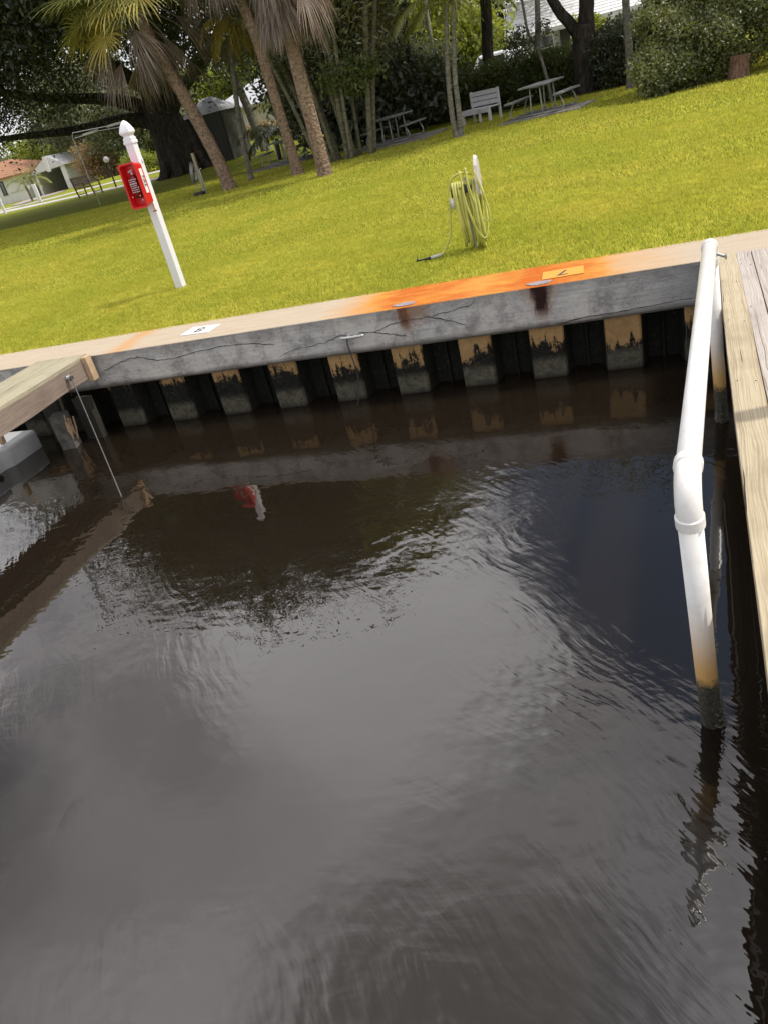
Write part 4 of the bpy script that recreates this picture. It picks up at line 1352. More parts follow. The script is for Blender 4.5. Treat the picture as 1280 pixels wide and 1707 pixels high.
# globe lamp
gl = thing('globe_lamp', 'dark lamp post with a white globe behind the garden benches', 'lamp post', (-30.3, 45.6, 0.8))
MB().tube([(0, 0, 0), (0, 0, 1.5)], 0.05, 8).build('post', M_black, gl, smooth=True)
MB().lathe([(0.03, 0.0), (0.13, 0.04), (0.17, 0.13), (0.17, 0.2), (0.12, 0.3), (0.03, 0.34)], (0, 0, 1.48), 16).build('globe', M_globe, gl, smooth=True)
# white frame with rails
fr = thing('drying_rack', 'thin white pipe frame with two level rails left of the white post top', 'frame', (-21.0, 30.0, 0.8))
mb = MB(); mb.tube([(0, 0, 0), (-0.1, 0, 2.7), (-0.02, 0, 2.86), (2.5, 0.1, 2.72)], [0.009, 0.011, 0.016, 0.016], 8); mb.build('hoop', M_white, fr, smooth=True)
mb = MB(); mb.tube([(-0.02, 0.02, 2.66), (1.0, 0.3, 2.70), (2.5, 0.1, 2.60)], 0.014, 8); mb.build('rail', M_white, fr, smooth=True)
mb = MB(); mb.tube([(0.25, 0.25, 2.70), (1.0, 0.27, 2.72)], 0.05, 8); mb.build('roll', M_cream, fr, smooth=True)
mb = MB(); mb.tube([(1.5, 0.25, 2.76), (2.3, 0.27, 2.77)], 0.05, 8); mb.build('roll', M_cream, fr, smooth=True)

# hose standpipe by leaning palm
hs = thing('hose_standpipe', 'greenish wooden hose post with white pipe and grey coil left of the leaning palm', 'hose post', (-12.55, 23.5, 0.8))
MB().box((0, 0, 0.6), (0.09, 0.09, 1.22)).build('post', M_green, hs, bevel=0.005)
mb = MB(); mb.tube([(0.09, -0.05, 0), (0.08, -0.05, 0.72), (0.16, -0.05, 0.74)], 0.014, 8); mb.build('riser', M_white, hs, smooth=True)
mb = MB()
for i in range(5):
    mb.tube([(-0.13 - 0.015 * i, 0.02 * i, 0.75) + Vector((0, 0, 0)) if False else Vector((-0.12 - 0.02 * i + 0.05 * math.sin(a), 0.16 * math.cos(a), 0.66 + (0.24 + 0.02 * i) * math.sin(a))) for a in [k_ * math.pi / 8 for k_ in range(17)]], 0.011, 6, cap=False)
mb.tube(smooth_path([(-0.2, 0, 0.45), (-0.16, -0.05, 0.2), (-0.1, -0.1, 0.05), (0.0, -0.2, 0.03)], 5), 0.011, 6)
mb.build('coil', M_galv, hs, smooth=True)
MB().box((-0.12, -0.12, 0.05), (0.32, 0.26, 0.10)).build('foot_box', M_dark, hs, bevel=0.02)

# short white slanted stakes at the far left and the little palms
for (x_, y_, h_, lab) in ((-39.3, 45.6, 1.25, 'short white stake post at the left edge beside the path'), (-40.7, 51.2, 1.3, 'thick white stake post in front of the small palm')):
    o = MB().box((0, 0, h_ / 2), (0.13 if h_ < 1.28 else 0.28, 0.12, h_)).build('white_stake', M_white, bevel=0.01, loc=(x_, y_, 0.8))
    tag(o, lab, 'post', 'white stakes at the far left')

# shed
sh = thing('garden_shed', 'dark weathered plank shed with pitched grey roof behind the leaning palm', 'shed', (-21.3, 43.4, 0.85), math.radians(-8))
rr = random.Random(2)
M_shed = mat_wood('shed_boards', (0.11, 0.11, 0.10), (0.075, 0.075, 0.07), (0.03, 0.03, 0.03), scale=0.4)
for i in range(12):
    x_ = -1.16 + 2.32 * i / 11
    MB().box((x_, -1.0, 1.27), (0.205, 0.03 + rr.uniform(0, 0.015), 2.54)).build('wall_board', M_shed, sh)
for i in range(10):
    y_ = -0.9 + 1.9 * i / 9
    MB().box((1.26, y_, 1.27), (0.03 + rr.uniform(0, 0.012), 0.205, 2.54)).build('wall_board', M_shed, sh)
MB().box((0, 0.02, 1.25), (2.42, 1.9, 2.46)).build('core', M_dark, sh)
mb = MB(); mb.add([(-1.4, -1.15, 2.5), (1.4, -1.15, 2.5), (1.4, 1.15, 2.5), (-1.4, 1.15, 2.5), (-0.3, 0, 3.3), (0.3, 0, 3.3)], [(0, 1, 5, 4), (1, 2, 5), (2, 3, 4, 5), (3, 0, 4), (3, 2, 1, 0)])
mb.build('roof', M_roofg, sh)
mb = MB(); mb.box((1.29, -1.03, 1.25), (0.09, 0.09, 2.5)); mb.build('corner_post', M_black, sh)

# ------------------------------------------------------------------ houses
def window_part(parent, c, w_, h_, rz=0.0, frame=M_whitepaint, mull=True):
    f = MB()
    t_ = 0.07
    f.box((0, 0, h_ / 2 - t_ / 2), (w_, 0.08, t_)); f.box((0, 0, -h_ / 2 + t_ / 2), (w_ + 0.1, 0.12, t_))
    f.box((-w_ / 2 + t_ / 2, 0, 0), (t_, 0.08, h_ - 2 * t_)); f.box((w_ / 2 - t_ / 2, 0, 0), (t_, 0.08, h_ - 2 * t_))
    if mull: f.box((0, 0, 0.0), (w_ - 2 * t_, 0.06, 0.05))
    o = f.build('window', frame, parent, loc=c, rot=(0, 0, rz))
    MB().box((0, 0.01, 0), (w_ - 2 * t_ - 0.004, 0.03, h_ - 2 * t_ - 0.004)).build('pane', M_glass, o)
    return o


def hip_roof(parent, x0, x1, y0, y1, z, h, mat, ov=0.5, gable=False):
    mb = MB()
    xa, xb, ya, yb = x0 - ov, x1 + ov, y0 - ov, y1 + ov
    ins = 0.0 if gable else (yb - ya) / 2
    ym = (ya + yb) / 2
    th = 0.16
    v = [(xa, ya, z), (xb, ya, z), (xb, yb, z), (xa, yb, z), (xa + ins, ym, z + h), (xb - ins, ym, z + h), (xa, ya, z - th), (xb, ya, z - th), (xb, yb, z - th), (xa, yb, z - th)]
    mb.add(v, [(0, 1, 5, 4), (1, 2, 5), (2, 3, 4, 5), (3, 0, 4), (0, 6, 7, 1), (1, 7, 8, 2), (2, 8, 9, 3), (3, 9, 6, 0), (9, 8, 7, 6)])
    return mb.build('roof', mat, parent)


def shingle_rows(roof, x0, x1, ya, ym, z, h, n, mat):
    """raised courses on the front slope"""
    for i in range(n):
        u0, u1 = i / n, (i + 1) / n
        y0_, y1_ = ya + (ym - ya) * u0, ya + (ym - ya) * u1
        mb = MB()
        mb.add([(x0, y0_, z + h * u0 + 0.045), (x1, y0_, z + h * u0 + 0.045), (x1, y1_, z + h * u1 + 0.02), (x0, y1_, z + h * u1 + 0.02), (x0, y0_, z + h * u0 + 0.005), (x1, y0_, z + h * u0 + 0.005)], [(0, 1, 2, 3), (4, 5, 1, 0)])
        mb.build('tile_course', mat, roof)


# right house behind the hedge
hr = thing('house', 'white roofed bungalow with pale grey walls seen over the hedge at the right', 'house', (-5.0, 48.3, 1.25))
MB().box((6.5, 4.2, 0.92), (13.0, 7.0, 1.86)).build('wall', M_greywall, hr)
rf = hip_roof(hr, 0, 13, 0.7, 7.6, 1.98, 1.75, M_roofw, 0.55, True)
shingle_rows(rf, -0.55, 13.55, 0.15, 4.15, 1.98, 1.75, 12, M_roofw)
MB().box((0.25, 0.15, 0.9), (0.16, 0.16, 1.9)).build('porch_post', M_whitepaint, hr)
MB().box((5.15, 0.15, 0.9), (0.2, 0.2, 1.9)).build('porch_post', M_whitepaint, hr)
window_part(hr, (1.6, 0.66, 1.15), 0.9, 1.2)
MB().box((2.65, 0.66, 0.95), (0.55, 0.06, 1.8)).build('door', M_dark, hr)
window_part(hr, (3.3, 0.66, 1.1), 0.8, 1.4)
window_part(hr, (4.6, 0.66, 1.2), 0.9, 1.2)
MB().box((7.2, 0.66, 1.2), (0.9, 0.05, 1.1)).build('window', M_glass, hr)

# middle house
hm = thing('house', 'cream house with pale grey roof framed between palm trunks left of centre', 'house', (-33.4, 68.0, 1.05), math.radians(12))
MB().box((6, 4.0, 1.3), (12, 8, 2.6)).build('wall', M_cream, hm)
rf = hip_roof(hm, 0, 12, 0, 8, 2.75, 2.0, M_roofg, 0.6)
MB().box((0.9, -0.5, 1.3), (0.22, 0.22, 2.6)).build('porch_post', M_whitepaint, hm)
MB().box((1.9, -0.03, 1.05), (0.9, 0.05, 2.0)).build('door', simple('door_teal', (0.35, 0.42, 0.42), 0.5), hm)
window_part(hm, (3.4, -0.04, 1.35), 0.9, 1.5)
window_part(hm, (5.9, -0.04, 1.6), 1.2, 1.5)
window_part(hm, (8.0, -0.04, 1.7), 0.8, 1.0)
mb = MB(); mb.add([(4.6, -0.7, 2.75), (9.4, -0.7, 2.75), (7.0, -0.7, 3.9), (4.6, 3, 2.75), (9.4, 3, 2.75), (7.0, 3, 3.9)], [(0, 1, 2), (1, 4, 5, 2), (3, 0, 2, 5), (3, 4, 1, 0), (4, 3, 5)])
mb.build('gable', M_roofw, hm)

# left white house with terracotta roof
hl = thing('house', 'low white house with terracotta roof at the left edge', 'house', (-64.6, 70.0, 0.75))
MB().box((4.1, 3.5, 1.2), (8.2, 7, 2.4)).build('wall', M_whitepaint, hl)
hip_roof(hl, 0, 8.2, 0, 7, 2.45, 1.5, M_roofr, 0.6)
window_part(hl, (5.3, -0.04, 1.5), 0.5, 1.3, frame=M_dark, mull=False)
MB().box((7.0, -0.06, 1.05), (2.2, 0.1, 0.12)).build('sill', M_whitepaint, hl)
MB().box((6.9, -0.08, 2.44), (3.2, 0.1, 0.12)).build('fascia', M_whitepaint, hl)

# garage/carport
gg = thing('carport', 'white gabled carport with a grey shaded opening at the left', 'carport', (-55.4, 70.4, 0.78), math.radians(8))
for y_ in (0.0, 5.4):
    pass
MB().box((0.12, 2.8, 1.1), (0.24, 5.6, 2.2)).build('wall', M_whitepaint, gg)
MB().box((3.25, 2.8, 1.1), (0.5, 5.6, 2.2)).build('wall', M_whitepaint, gg)
MB().box((1.6, 5.5, 1.1), (2.7, 0.2, 2.2)).build('wall', M_greywall, gg)
mb = MB(); mb.add([(-0.4, -0.2, 1.95), (3.8, -0.2, 2.2), (2.0, -0.2, 3.3), (-0.4, 5.8, 1.95), (3.8, 5.8, 2.2), (2.0, 5.8, 3.3)], [(0, 1, 2), (1, 4, 5, 2), (3, 0, 2, 5), (3, 4, 1, 0), (4, 3, 5)])
mb.build('roof', M_roofw, gg)
MB().box((1.9, -0.25, 2.6), (0.35, 0.3, 1.4)).build('chimney', M_whitepaint, gg)

# white SUV over the hedge
sv = thing('parked_car', 'white sport utility car with roof rails half hidden behind the hedge', 'car', (-4.95, 42.6, 1.03), math.radians(-12))
side = [(-2.2, 0.35), (-2.2, 0.95), (-2.05, 1.1), (-1.75, 1.68), (-1.5, 1.74), (0.55, 1.72), (1.15, 1.12), (2.0, 1.0), (2.25, 0.85), (2.28, 0.35)]
def hull(sidep, hw_fn):
    mb = MB(); n = len(sidep)
    cols = [-1, -0.85, 0.85, 1]
    for c_ in cols:
        for (yy, zz) in sidep:
            hw = hw_fn(zz) * c_
            mb.v.append((hw, yy, zz if abs(c_) < 1 else zz - (0.05 if zz > 1.3 else 0.0)))
    for a in range(3):
        for i in range(n):
            j = (i + 1) % n
            mb.f.append((a * n + i, a * n + j, (a + 1) * n + j, (a + 1) * n + i))
    mb.f.append(tuple(range(n))[::-1]); mb.f.append(tuple(3 * n + i for i in range(n)))
    return mb
hull(side, lambda z: 0.95 if z < 1.15 else 0.95 - (z - 1.15) * 0.35).build('body', M_carw, sv, bevel=0.03)
MB().add([(-0.70, -2.09, 1.12), (0.70, -2.09, 1.12), (0.60, -1.84, 1.58), (-0.60, -1.84, 1.58)], [(0, 1, 2, 3)]).build('rear_window', M_glass, sv)
for s_ in (-1, 1):
    MB().beam((s_ * 0.62, -1.5, 1.80), (s_ * 0.62, 0.3, 1.79), 0.04, 0.03).build('roof_rail', M_black, sv)
    MB().add([(s_ * 0.952, -1.7, 1.16), (s_ * 0.952, 0.8, 1.16), (s_ * 0.80, 0.45, 1.60), (s_ * 0.80, -1.5, 1.60)], [(0, 1, 2, 3)]).build('side_window', M_glass, sv)
    for y_ in (-1.4, 1.4):
        MB().tube([(s_ * 0.72, y_, 0.36), (s_ * 0.95, y_, 0.36)], 0.36, 18).build('wheel', M_black, sv)
    MB().box((s_ * 0.78, -2.2, 0.95), (0.14, 0.05, 0.3)).build('tail_light', M_red_pl, sv)

# ------------------------------------------------------------------ trees and shrubs
rng = random.Random(77)
# huge spreading tree at the left
T0 = (-22.6, 41.0, 0.8)
oak = thing('spreading_tree', 'huge dark spreading tree with massive fluted trunk at the left', 'tree', T0)
mb = MB()
limb(mb, [(0, 0, -0.3), (-0.05, 0, 0.5), (-0.25, 0, 2.2), (-0.35, 0, 3.6), (0.1, 0.2, 6), (0.3, 0.3, 10)], 1.25, 0.55, 16, rng, 0.10)
for k_ in range(9):
    a = k_ * 0.7
    mb.tube(smooth_path([(1.7 * math.cos(a), 1.7 * math.sin(a), -0.12), (1.15 * math.cos(a), 1.15 * math.sin(a), 0.35), (0.9 * math.cos(a) - 0.1, 0.9 * math.sin(a), 1.5), (0.6 * math.cos(a) - 0.3, 0.6 * math.sin(a), 3.4)], 4), [0.18] * 3 + [0.26] * 7 + [0.2] * 3, 8)
for pts, r0, r1 in (
    ([(-0.4, -0.2, 2.6), (-2.2, -0.6, 3.2), (-5.0, -1.2, 3.35), (-9.5, -2.2, 3.9)], 0.45, 0.12),
    ([(-0.5, 0, 3.2), (-2.6, -0.8, 4.3), (-6.0, -2.0, 5.2), (-10, -3.5, 7.0)], 0.42, 0.1),
    ([(0.0, 0, 2.9), (1.6, -0.4, 4.0), (3.6, -0.8, 4.9), (6.5, -1.5, 7.0)], 0.42, 0.1),
    ([(0.3, 0, 3.2), (1.2, -0.6, 4.8), (1.9, -1.6, 7.0), (3.2, -3.0, 11.0)], 0.38, 0.1),
    ([(-0.3, 0, 3.8), (-1.5, -2.0, 6.0), (-3.0, -5.0, 8.5), (-4, -8, 11.0)], 0.4, 0.1),
    ([(0, 0, 5), (1, -3, 8), (2, -6, 10.5)], 0.35, 0.08),
    ([(0, 0, 4), (0.5, 3, 7), (1, 7, 10)], 0.35, 0.08)):
    limb(mb, pts, r0, r1, 9, rng)
mb.build('trunk', M_bark_dark, oak, smooth=True)
blobs = [(-24, 37, 13.0, 11, 10, 8.4, 9), (-28.5, 36, 9.5, 7, 9, 5.6, 5), (-15.5, 37, 13.5, 7.5, 8, 8.5, 5), (-24, 30, 9.6, 9, 6, 4.4, 5), (-29.5, 33.5, 6.9, 4.8, 5, 2.9, 3),
         (-20, 42, 14, 10, 8, 6, 3), (-17, 27.5, 12.8, 8, 6, 4.2, 6), (-12.5, 24.5, 12.0, 4.5, 3.5, 2.2, 2.5), (-18, 36, 7.3, 4, 4, 2.3, 1.5)]
crown(oak, blobs, 260000, 0.19, M_oak, 5, org=T0, shell=0.3, per=40, cr=0.5, gap=0.2)
crown(oak, [(-23, 37, 14.4, 11.0, 10, 7.6, 6), (-30.0, 37, 12.0, 5.5, 8, 5.2, 3), (-14.5, 36, 13.6, 6.5, 7, 6.6, 3), (-17, 27.5, 13.2, 7.5, 5.5, 3.6, 2)], 140000, 0.36, M_oak, 6, 'upper_crown', org=T0, shell=0.35, per=24, cr=0.6)
V, F = leaf_cloud([(-32.2, 33.5, 4.2, 2.2, 2.4, 1.2), (-29.8, 33.0, 4.6, 1.8, 2.0, 0.8)], 9000, 0.16, 8, 0.2, 18, 0.4)
link_mesh('hanging_foliage', raw_mesh('hanging_foliage', V - np.array(T0, np.float32), F), M_oak, oak)

# leaning cabbage palm with shaggy dead fronds
A0 = Vector((-11.46, 23.15, 0.8))
pa = thing('cabbage_palm', 'leaning cabbage palm with green crown and hanging dead fronds left of centre', 'palm tree', A0)
palm_trunk(pa, [(0, 0, -0.1), (-0.16, 0, 1.0), (-0.62, 0, 2.8), (-1.0, 0, 4.0), (-1.25, 0, 5.0), (-1.35, 0, 5.6)], 0.205, 0.17, M_bark_palm, rng)
hc = Vector((-1.38, 0, 5.45))
for i in range(16):
    e = rng.choice((70, 45, 45, 15, 15, -10))
    put_frond(pa, FAN_G[e], hc + Vector((0, 0, 0.25 + rng.uniform(-.1, .2))), rng.uniform(0, 6.283), rng.uniform(1.2, 1.5), rng.uniform(-.2, .2))
for az in (150, 172, 195, 215, 240, 205, 265, 290):
    put_frond(pa, FAN_G[rng.choice((15, -10))], hc + Vector((0, 0, rng.uniform(-0.1, 0.2))), math.radians(az), rng.uniform(1.2, 1.55), rng.uniform(-.3, .3))
for az in (165, 190, 215, 245, 275, 310, 228):
    put_frond(pa, FAN_Y[rng.choice((0, -30))], hc + Vector((0, 0, rng.uniform(-0.25, 0.05))), math.radians(az), rng.uniform(1.2, 1.5), rng.uniform(-.3, .3))
for i in range(18):
    e = (-10, -35, -60, -10, -35, -78, -35)[i % 7]
    put_frond(pa, FAN_D[e], hc + Vector((0, 0, -0.15 - rng.uniform(0, 0.7))), i * 2.399 + rng.uniform(-.2, .2), rng.uniform(1.1, 1.5), rng.uniform(-.3, .3))

# two tall thick palms in front of the cane clump
B0 = Vector((-7.36, 20.53, 0.8))
pb = thing('cabbage_palm', 'thick straight palm trunk at the lawn edge under a full skirt of dead fronds', 'palm tree', B0)
palm_trunk(pb, [(0, 0, -0.1), (-0.02, 0, 1.0), (-0.06, 0, 2.5), (-0.04, 0, 4.0), (0, 0, 6.5), (0.05, 0, 8.2)], 0.19, 0.15, M_bark_palm, rng, 1.25)
for i in range(105):
    e = rng.choice((-60, -78, -78, -35, -60))
    put_frond(pb, FAN_D[e], Vector((0, 0, 4.7 + rng.uniform(-0.3, 1.7))), i * 2.399, rng.uniform(0.85, 1.15), rng.uniform(-.15, .15))
for i in range(22):
    put_frond(pb, FAN_G[rng.choice((70, 45, 15, -10))], Vector((0.05, 0, 8.0 + rng.uniform(0, .3))), i * 2.399, rng.uniform(1.0, 1.3))
C0 = Vector((-9.08, 23.0, 0.8))
pc = thing('cabbage_palm', 'second thick reddish brown palm trunk just left of the skirted palm', 'palm tree', C0)
palm_trunk(pc, [(0, 0, -0.1), (-0.05, 0, 1.0), (-0.15, 0, 2.6), (-0.22, 0, 3.6), (-0.5, 0, 5.2), (-0.8, 0, 6.6)], 0.16, 0.13, M_bark_palm, rng, 1.45)
for i in range(26):
    put_frond(pc, FAN_D[rng.choice((-10, -35, -60, -78))], Vector((-0.75, 0, 6.2 + rng.uniform(-0.4, .2))), i * 2.399, rng.uniform(0.9, 1.1))
for i in range(20):
    put_frond(pc, FAN_G[rng.choice((70, 45, 15, -10))], Vector((-0.8, 0, 6.5 + rng.uniform(0, .3))), i * 2.399, rng.uniform(1.0, 1.3))

FEA_G = {e: feather_frond(e, 70 + i, 1.7, 0.8).mesh('frond') for i, e in enumerate((65, 35, 10))}
FEA_Y = {e: feather_frond(e, 90 + i, 1.25, 1.3, 34, 0.40, 0.042, 0.9).mesh('frond') for i, e in enumerate((30, 0, -25))}
FEA_D = {e: feather_frond(e, 60 + i, 1.9, 0.9, 26, 0.55, 0.05, 1.0).mesh('frond') for i, e in enumerate((35, 10, -10))}
for me_ in FEA_G.values(): me_.materials.append(M_palm)
for me_ in FEA_Y.values(): me_.materials.append(M_gold)
for me_ in FEA_D.values(): me_.materials.append(M_oak)

D0 = Vector((-11.52, 24.95, 0.8))
pd = thing('slender_palm', 'slender grey palm with drooping golden green fronds left of the thick trunks', 'palm tree', D0)
palm_trunk(pd, [(0, 0, -0.1), (0.05, 0, 0.8), (0.12, 0, 1.6), (0.36, 0, 2.8), (0.55, 0, 3.7), (0.75, 0, 4.4)], 0.085, 0.07, M_bark_grey, rng, 1.6, n=10)
for i in range(16):
    e = (30, 0, -25)[i % 3]
    put_frond(pd, FEA_Y[e], Vector((0.9, -0.2, 4.35 + rng.uniform(-.2, .15))), i * 2.399, rng.uniform(0.85, 1.15))
E0 = Vector((-18.3, 42.0, 0.95))
pe = thing('ringed_palm', 'ringed grey palm trunk with dark drooping feather leaves in front of the cream house', 'palm tree', E0)
palm_trunk(pe, [(0.3, 0, -0.1), (0.05, 0, 0.7), (-0.05, 0, 1.6), (-0.25, 0, 2.8), (-0.5, 0, 4.2), (-0.7, 0, 5.2)], 0.26, 0.17, M_bark_grey, rng, 1.5, rings=True)
for i in range(16):
    put_frond(pe, FEA_D[(35, 10, -10)[i % 3]], Vector((-0.7, 0, 5.2)), i * 2.399, rng.uniform(1.1, 1.5))
# dark arching palm behind (in front of the house, right side)
H0 = Vector((-13.9, 33.5, 0.8))
ph = thing('young_palm', 'dark arching young palm between the house and the thick palm trunks', 'palm tree', H0)
palm_trunk(ph, [(0, 0, -0.1), (0.05, 0, 0.4), (0.1, 0, 0.8)], 0.10, 0.09, M_bark_dark, rng, 1.3, n=8)
for i in range(15):
    put_frond(ph, FEA_D[(35, 10, 35)[i % 3]], Vector((0.1, 0, 0.85 + rng.uniform(0, .3))), i * 2.399, rng.uniform(0.75, 1.15))

# cane palm clump
F0 = Vector((-8.15, 24.8, 0.8))
pf = thing('cane_palm_clump', 'dense clump of many leaning cane stems with dark feathery crown in the centre', 'palm clump', F0)
for i in range(18):
    a = rng.uniform(0, 6.283); r_ = rng.uniform(0.2, 1.0)
    bx_, by_ = r_ * math.cos(a) * 1.15, r_ * math.sin(a) * 0.6
    lx = bx_ * 2.2 + rng.uniform(-1.3, 0.2); ly = by_ * 1.2
    H_ = rng.uniform(6, 9)
    r0 = rng.uniform(0.055, 0.10)
    mb = MB()
    mb.tube(smooth_path([(bx_, by_, -0.1), (bx_ + lx * 0.2, by_ + ly * 0.2, H_ * 0.25), (bx_ + lx * 0.55, by_ + ly * 0.5, H_ * 0.6), (bx_ + lx, by_ + ly, H_)], 5), [r0 * 1.2] + [r0] * 14 + [r0 * 0.7], 8)
    mb.build('stem', M_bark_green, pf, smooth=True)
crown(pf, [(-7.6, 24.6, 6.8, 3.0, 2.2, 3.0, 6), (-8.6, 25.6, 4.2, 1.7, 1.4, 1.6, 1.6), (-6.3, 25.3, 6.2, 1.6, 1.6, 2.2, 2.5), (-7.2, 25.8, 4.3, 1.2, 1.2, 1.0, 1.0), (-8, 25, 10.2, 2.6, 2.4, 1.8, 2.5), (-10.0, 26.2, 6.5, 2.0, 2, 2.4, 2)], 90000, 0.20, M_clump, 15, org=F0, shell=0.25, per=20, cr=0.32, gap=0.2, aspect=0.22)
crown(pf, [(-7.25, 24.3, 3.0, 0.85, 0.6, 0.42)], 2600, 0.15, M_midleaf, 16, 'low_tuft', org=F0, shell=0.2, per=14, cr=0.16)
pk = thing('understory_shrub', 'dark shrubs filling the space behind the cane clump stems', 'shrub', (-7.8, 28.6, 0.8))
crown(pk, [(-8.6, 29.4, 2.3, 2.4, 1.2, 1.7), (-10.6, 30.6, 3.6, 1.8, 1.2, 2.6), (-6.6, 30.8, 2.2, 1.0, 0.8, 0.8, 0.7), (-8.8, 30.5, 5.5, 2.0, 1.4, 1.8)], 30000, 0.24, M_oak, 17, 'foliage', org=(-7.8, 28.6, 0.8), shell=0.2, per=22, cr=0.35, gap=0.2)

pk = thing('pale_shrub', 'pale feathery shrub rising over the hedge behind the slender dark trunk', 'shrub', (-8.0, 35.5, 0.9))
crown(pk, [(-8.2, 35.5, 3.3, 0.9, 0.6, 0.9), (-6.9, 35.6, 3.0, 0.8, 0.6, 0.6), (-8.8, 35.8, 4.5, 0.8, 0.6, 0.8)], 9000, 0.20, M_greyleaf, 18, 'foliage', org=(-8.0, 35.5, 0.9), shell=0.2, per=14, cr=0.22, aspect=0.25)
# twin palm
G0 = Vector((-4.22, 23.32, 0.8))
pg = thing('twin_palm', 'two slim pale palm trunks joined at the base with fresh green fronds', 'palm tree', G0)
palm_trunk(pg, [(-0.05, 0, -0.1), (-0.10, 0, 0.5), (-0.04, 0, 1.5), (0.08, 0, 2.4), (0.22, 0, 3.2)], 0.085, 0.055, M_bark_grey, rng, 1.6, n=10)
palm_trunk(pg, [(0.06, 0, -0.1), (0.10, 0, 0.6), (0.14, 0, 1.5), (0.27, 0, 2.4), (0.42, 0, 3.2)], 0.08, 0.055, M_bark_grey, rng, 1.5, n=10)
for cx_ in (0.18, 0.50):
    for i in range(17):
        put_frond(pg, FEA_G[(65, 35, 10)[i % 3]], Vector((cx_, 0, 3.15 + rng.uniform(0, .25))), i * 2.399 + cx_ * 9, rng.uniform(0.85, 1.25))
# short palm behind hedge
L0 = Vector((-4.7, 33.6, 0.8))
pl = thing('stout_palm', 'stout dark palm trunk rising behind the hedge beside the parked car', 'palm tree', L0)
palm_trunk(pl, [(0, 0, -0.1), (0.1, 0, 1.0), (0.25, 0, 2.4), (0.35, 0, 3.4), (0.4, 0, 3.9)], 0.23, 0.20, M_bark_dark, rng, 1.2)
for i in range(22):
    put_frond(pl, FEA_G[(65, 35, 10)[i % 3]], Vector((0.4, 0, 3.9 + rng.uniform(0, .3))), i * 2.399, rng.uniform(1.0, 1.4))

def plain_tree(name, label, base, limbs, blobs, n, size, bark, leaf, seed, **kw):
    th = thing(name, label, 'tree', base)
    mb = MB()
    for pts, r0, r1 in limbs: limb(mb, pts, r0, r1, 9, rng)
    mb.build('trunk', bark, th, smooth=True)
    if blobs: crown(th, blobs, n, size, leaf, seed, org=base, **kw)
    return th

plain_tree('slender_tree', 'slender dark trunk leaning left in front of the left end of the hedge', (-6.93, 31.1, 0.8),
           [([(0, 0, -0.1), (0.0, 0, 1.4), (-0.05, 0, 2.8), (0.15, 0, 4.4), (0.1, 0, 7.0)], 0.13, 0.07)], [(-6.9, 31, 8.5, 2.6, 2.4, 1.9)], 9000, 0.26, M_bark_dark, M_midleaf, 31, shell=0.2, cr=0.4)
plain_tree('fig_tree', 'broad dark tree forking into three limbs behind the right picnic table', (-0.92, 30.5, 0.8),
           [([(0, 0, -0.1), (0, 0, 0.8), (0.05, 0, 1.7), (0.1, 0, 2.0)], 0.42, 0.36), ([(0.0, 0, 1.5), (-0.35, 0, 2.1), (-0.85, 0, 2.9), (-1.9, -0.4, 5.5)], 0.21, 0.14), ([(0.1, 0, 1.7), (0.2, 0, 2.5), (0.25, -0.2, 3.6), (0.5, -1.0, 6.0)], 0.29, 0.18), ([(0.25, 0, 2.6), (0.7, 0, 3.6), (1.4, -0.2, 5.0), (2.2, -0.5, 6.5)], 0.17, 0.11)],
           [(-1.5, 29.5, 9.4, 6.5, 5.5, 2.8), (1.5, 28.5, 9.0, 4.0, 4.0, 2.2)], 70000, 0.19, M_bark_dark, M_oak, 32, shell=0.2, per=24, cr=0.5)
plain_tree('young_tree', 'thin bent young tree with sparse leaves behind the right picnic table', (-2.02, 29.2, 0.8),
           [([(0, 0, -0.1), (-0.08, 0, 0.7), (-0.28, 0, 1.6), (-0.52, 0, 2.1), (-0.6, 0, 2.9), (-0.7, 0, 4.0)], 0.06, 0.035), ([(-0.3, 0, 1.6), (-0.2, 0, 2.3), (-0.12, 0, 3.2), (0.0, 0, 5.0)], 0.10, 0.07)],
           [(-2.9, 29.0, 2.75, 0.42, 0.3, 0.32), (-2.1, 29.1, 2.95, 0.3, 0.3, 0.22), (-2.95, 29.0, 2.35, 0.25, 0.2, 0.15)], 700, 0.13, M_bark_grey, M_oak, 33, shell=0.1, per=10, cr=0.16)
I0 = Vector((0.45, 27.15, 0.8))
pi_ = thing('slender_palm', 'pale straight palm trunk standing before the dark shrubs at the right', 'palm tree', I0)
palm_trunk(pi_, [(0, 0, -0.1), (0.02, 0, 1.0), (0.0, 0, 2.4), (0.0, 0, 3.6), (0.05, 0, 6.0)], 0.115, 0.09, M_bark_grey, rng, 1.35, rings=True, n=12)
for i in range(16):
    put_frond(pi_, FEA_G[(65, 35, 10)[i % 3]], Vector((0.05, 0, 6.0)), i * 2.399, rng.uniform(1.0, 1.3))
for az, e in ((3.3, -10), (4.2, 10)):
    put_frond(pi_, FEA_D[e], Vector((0.0, 0, 3.3)), az, 0.42)

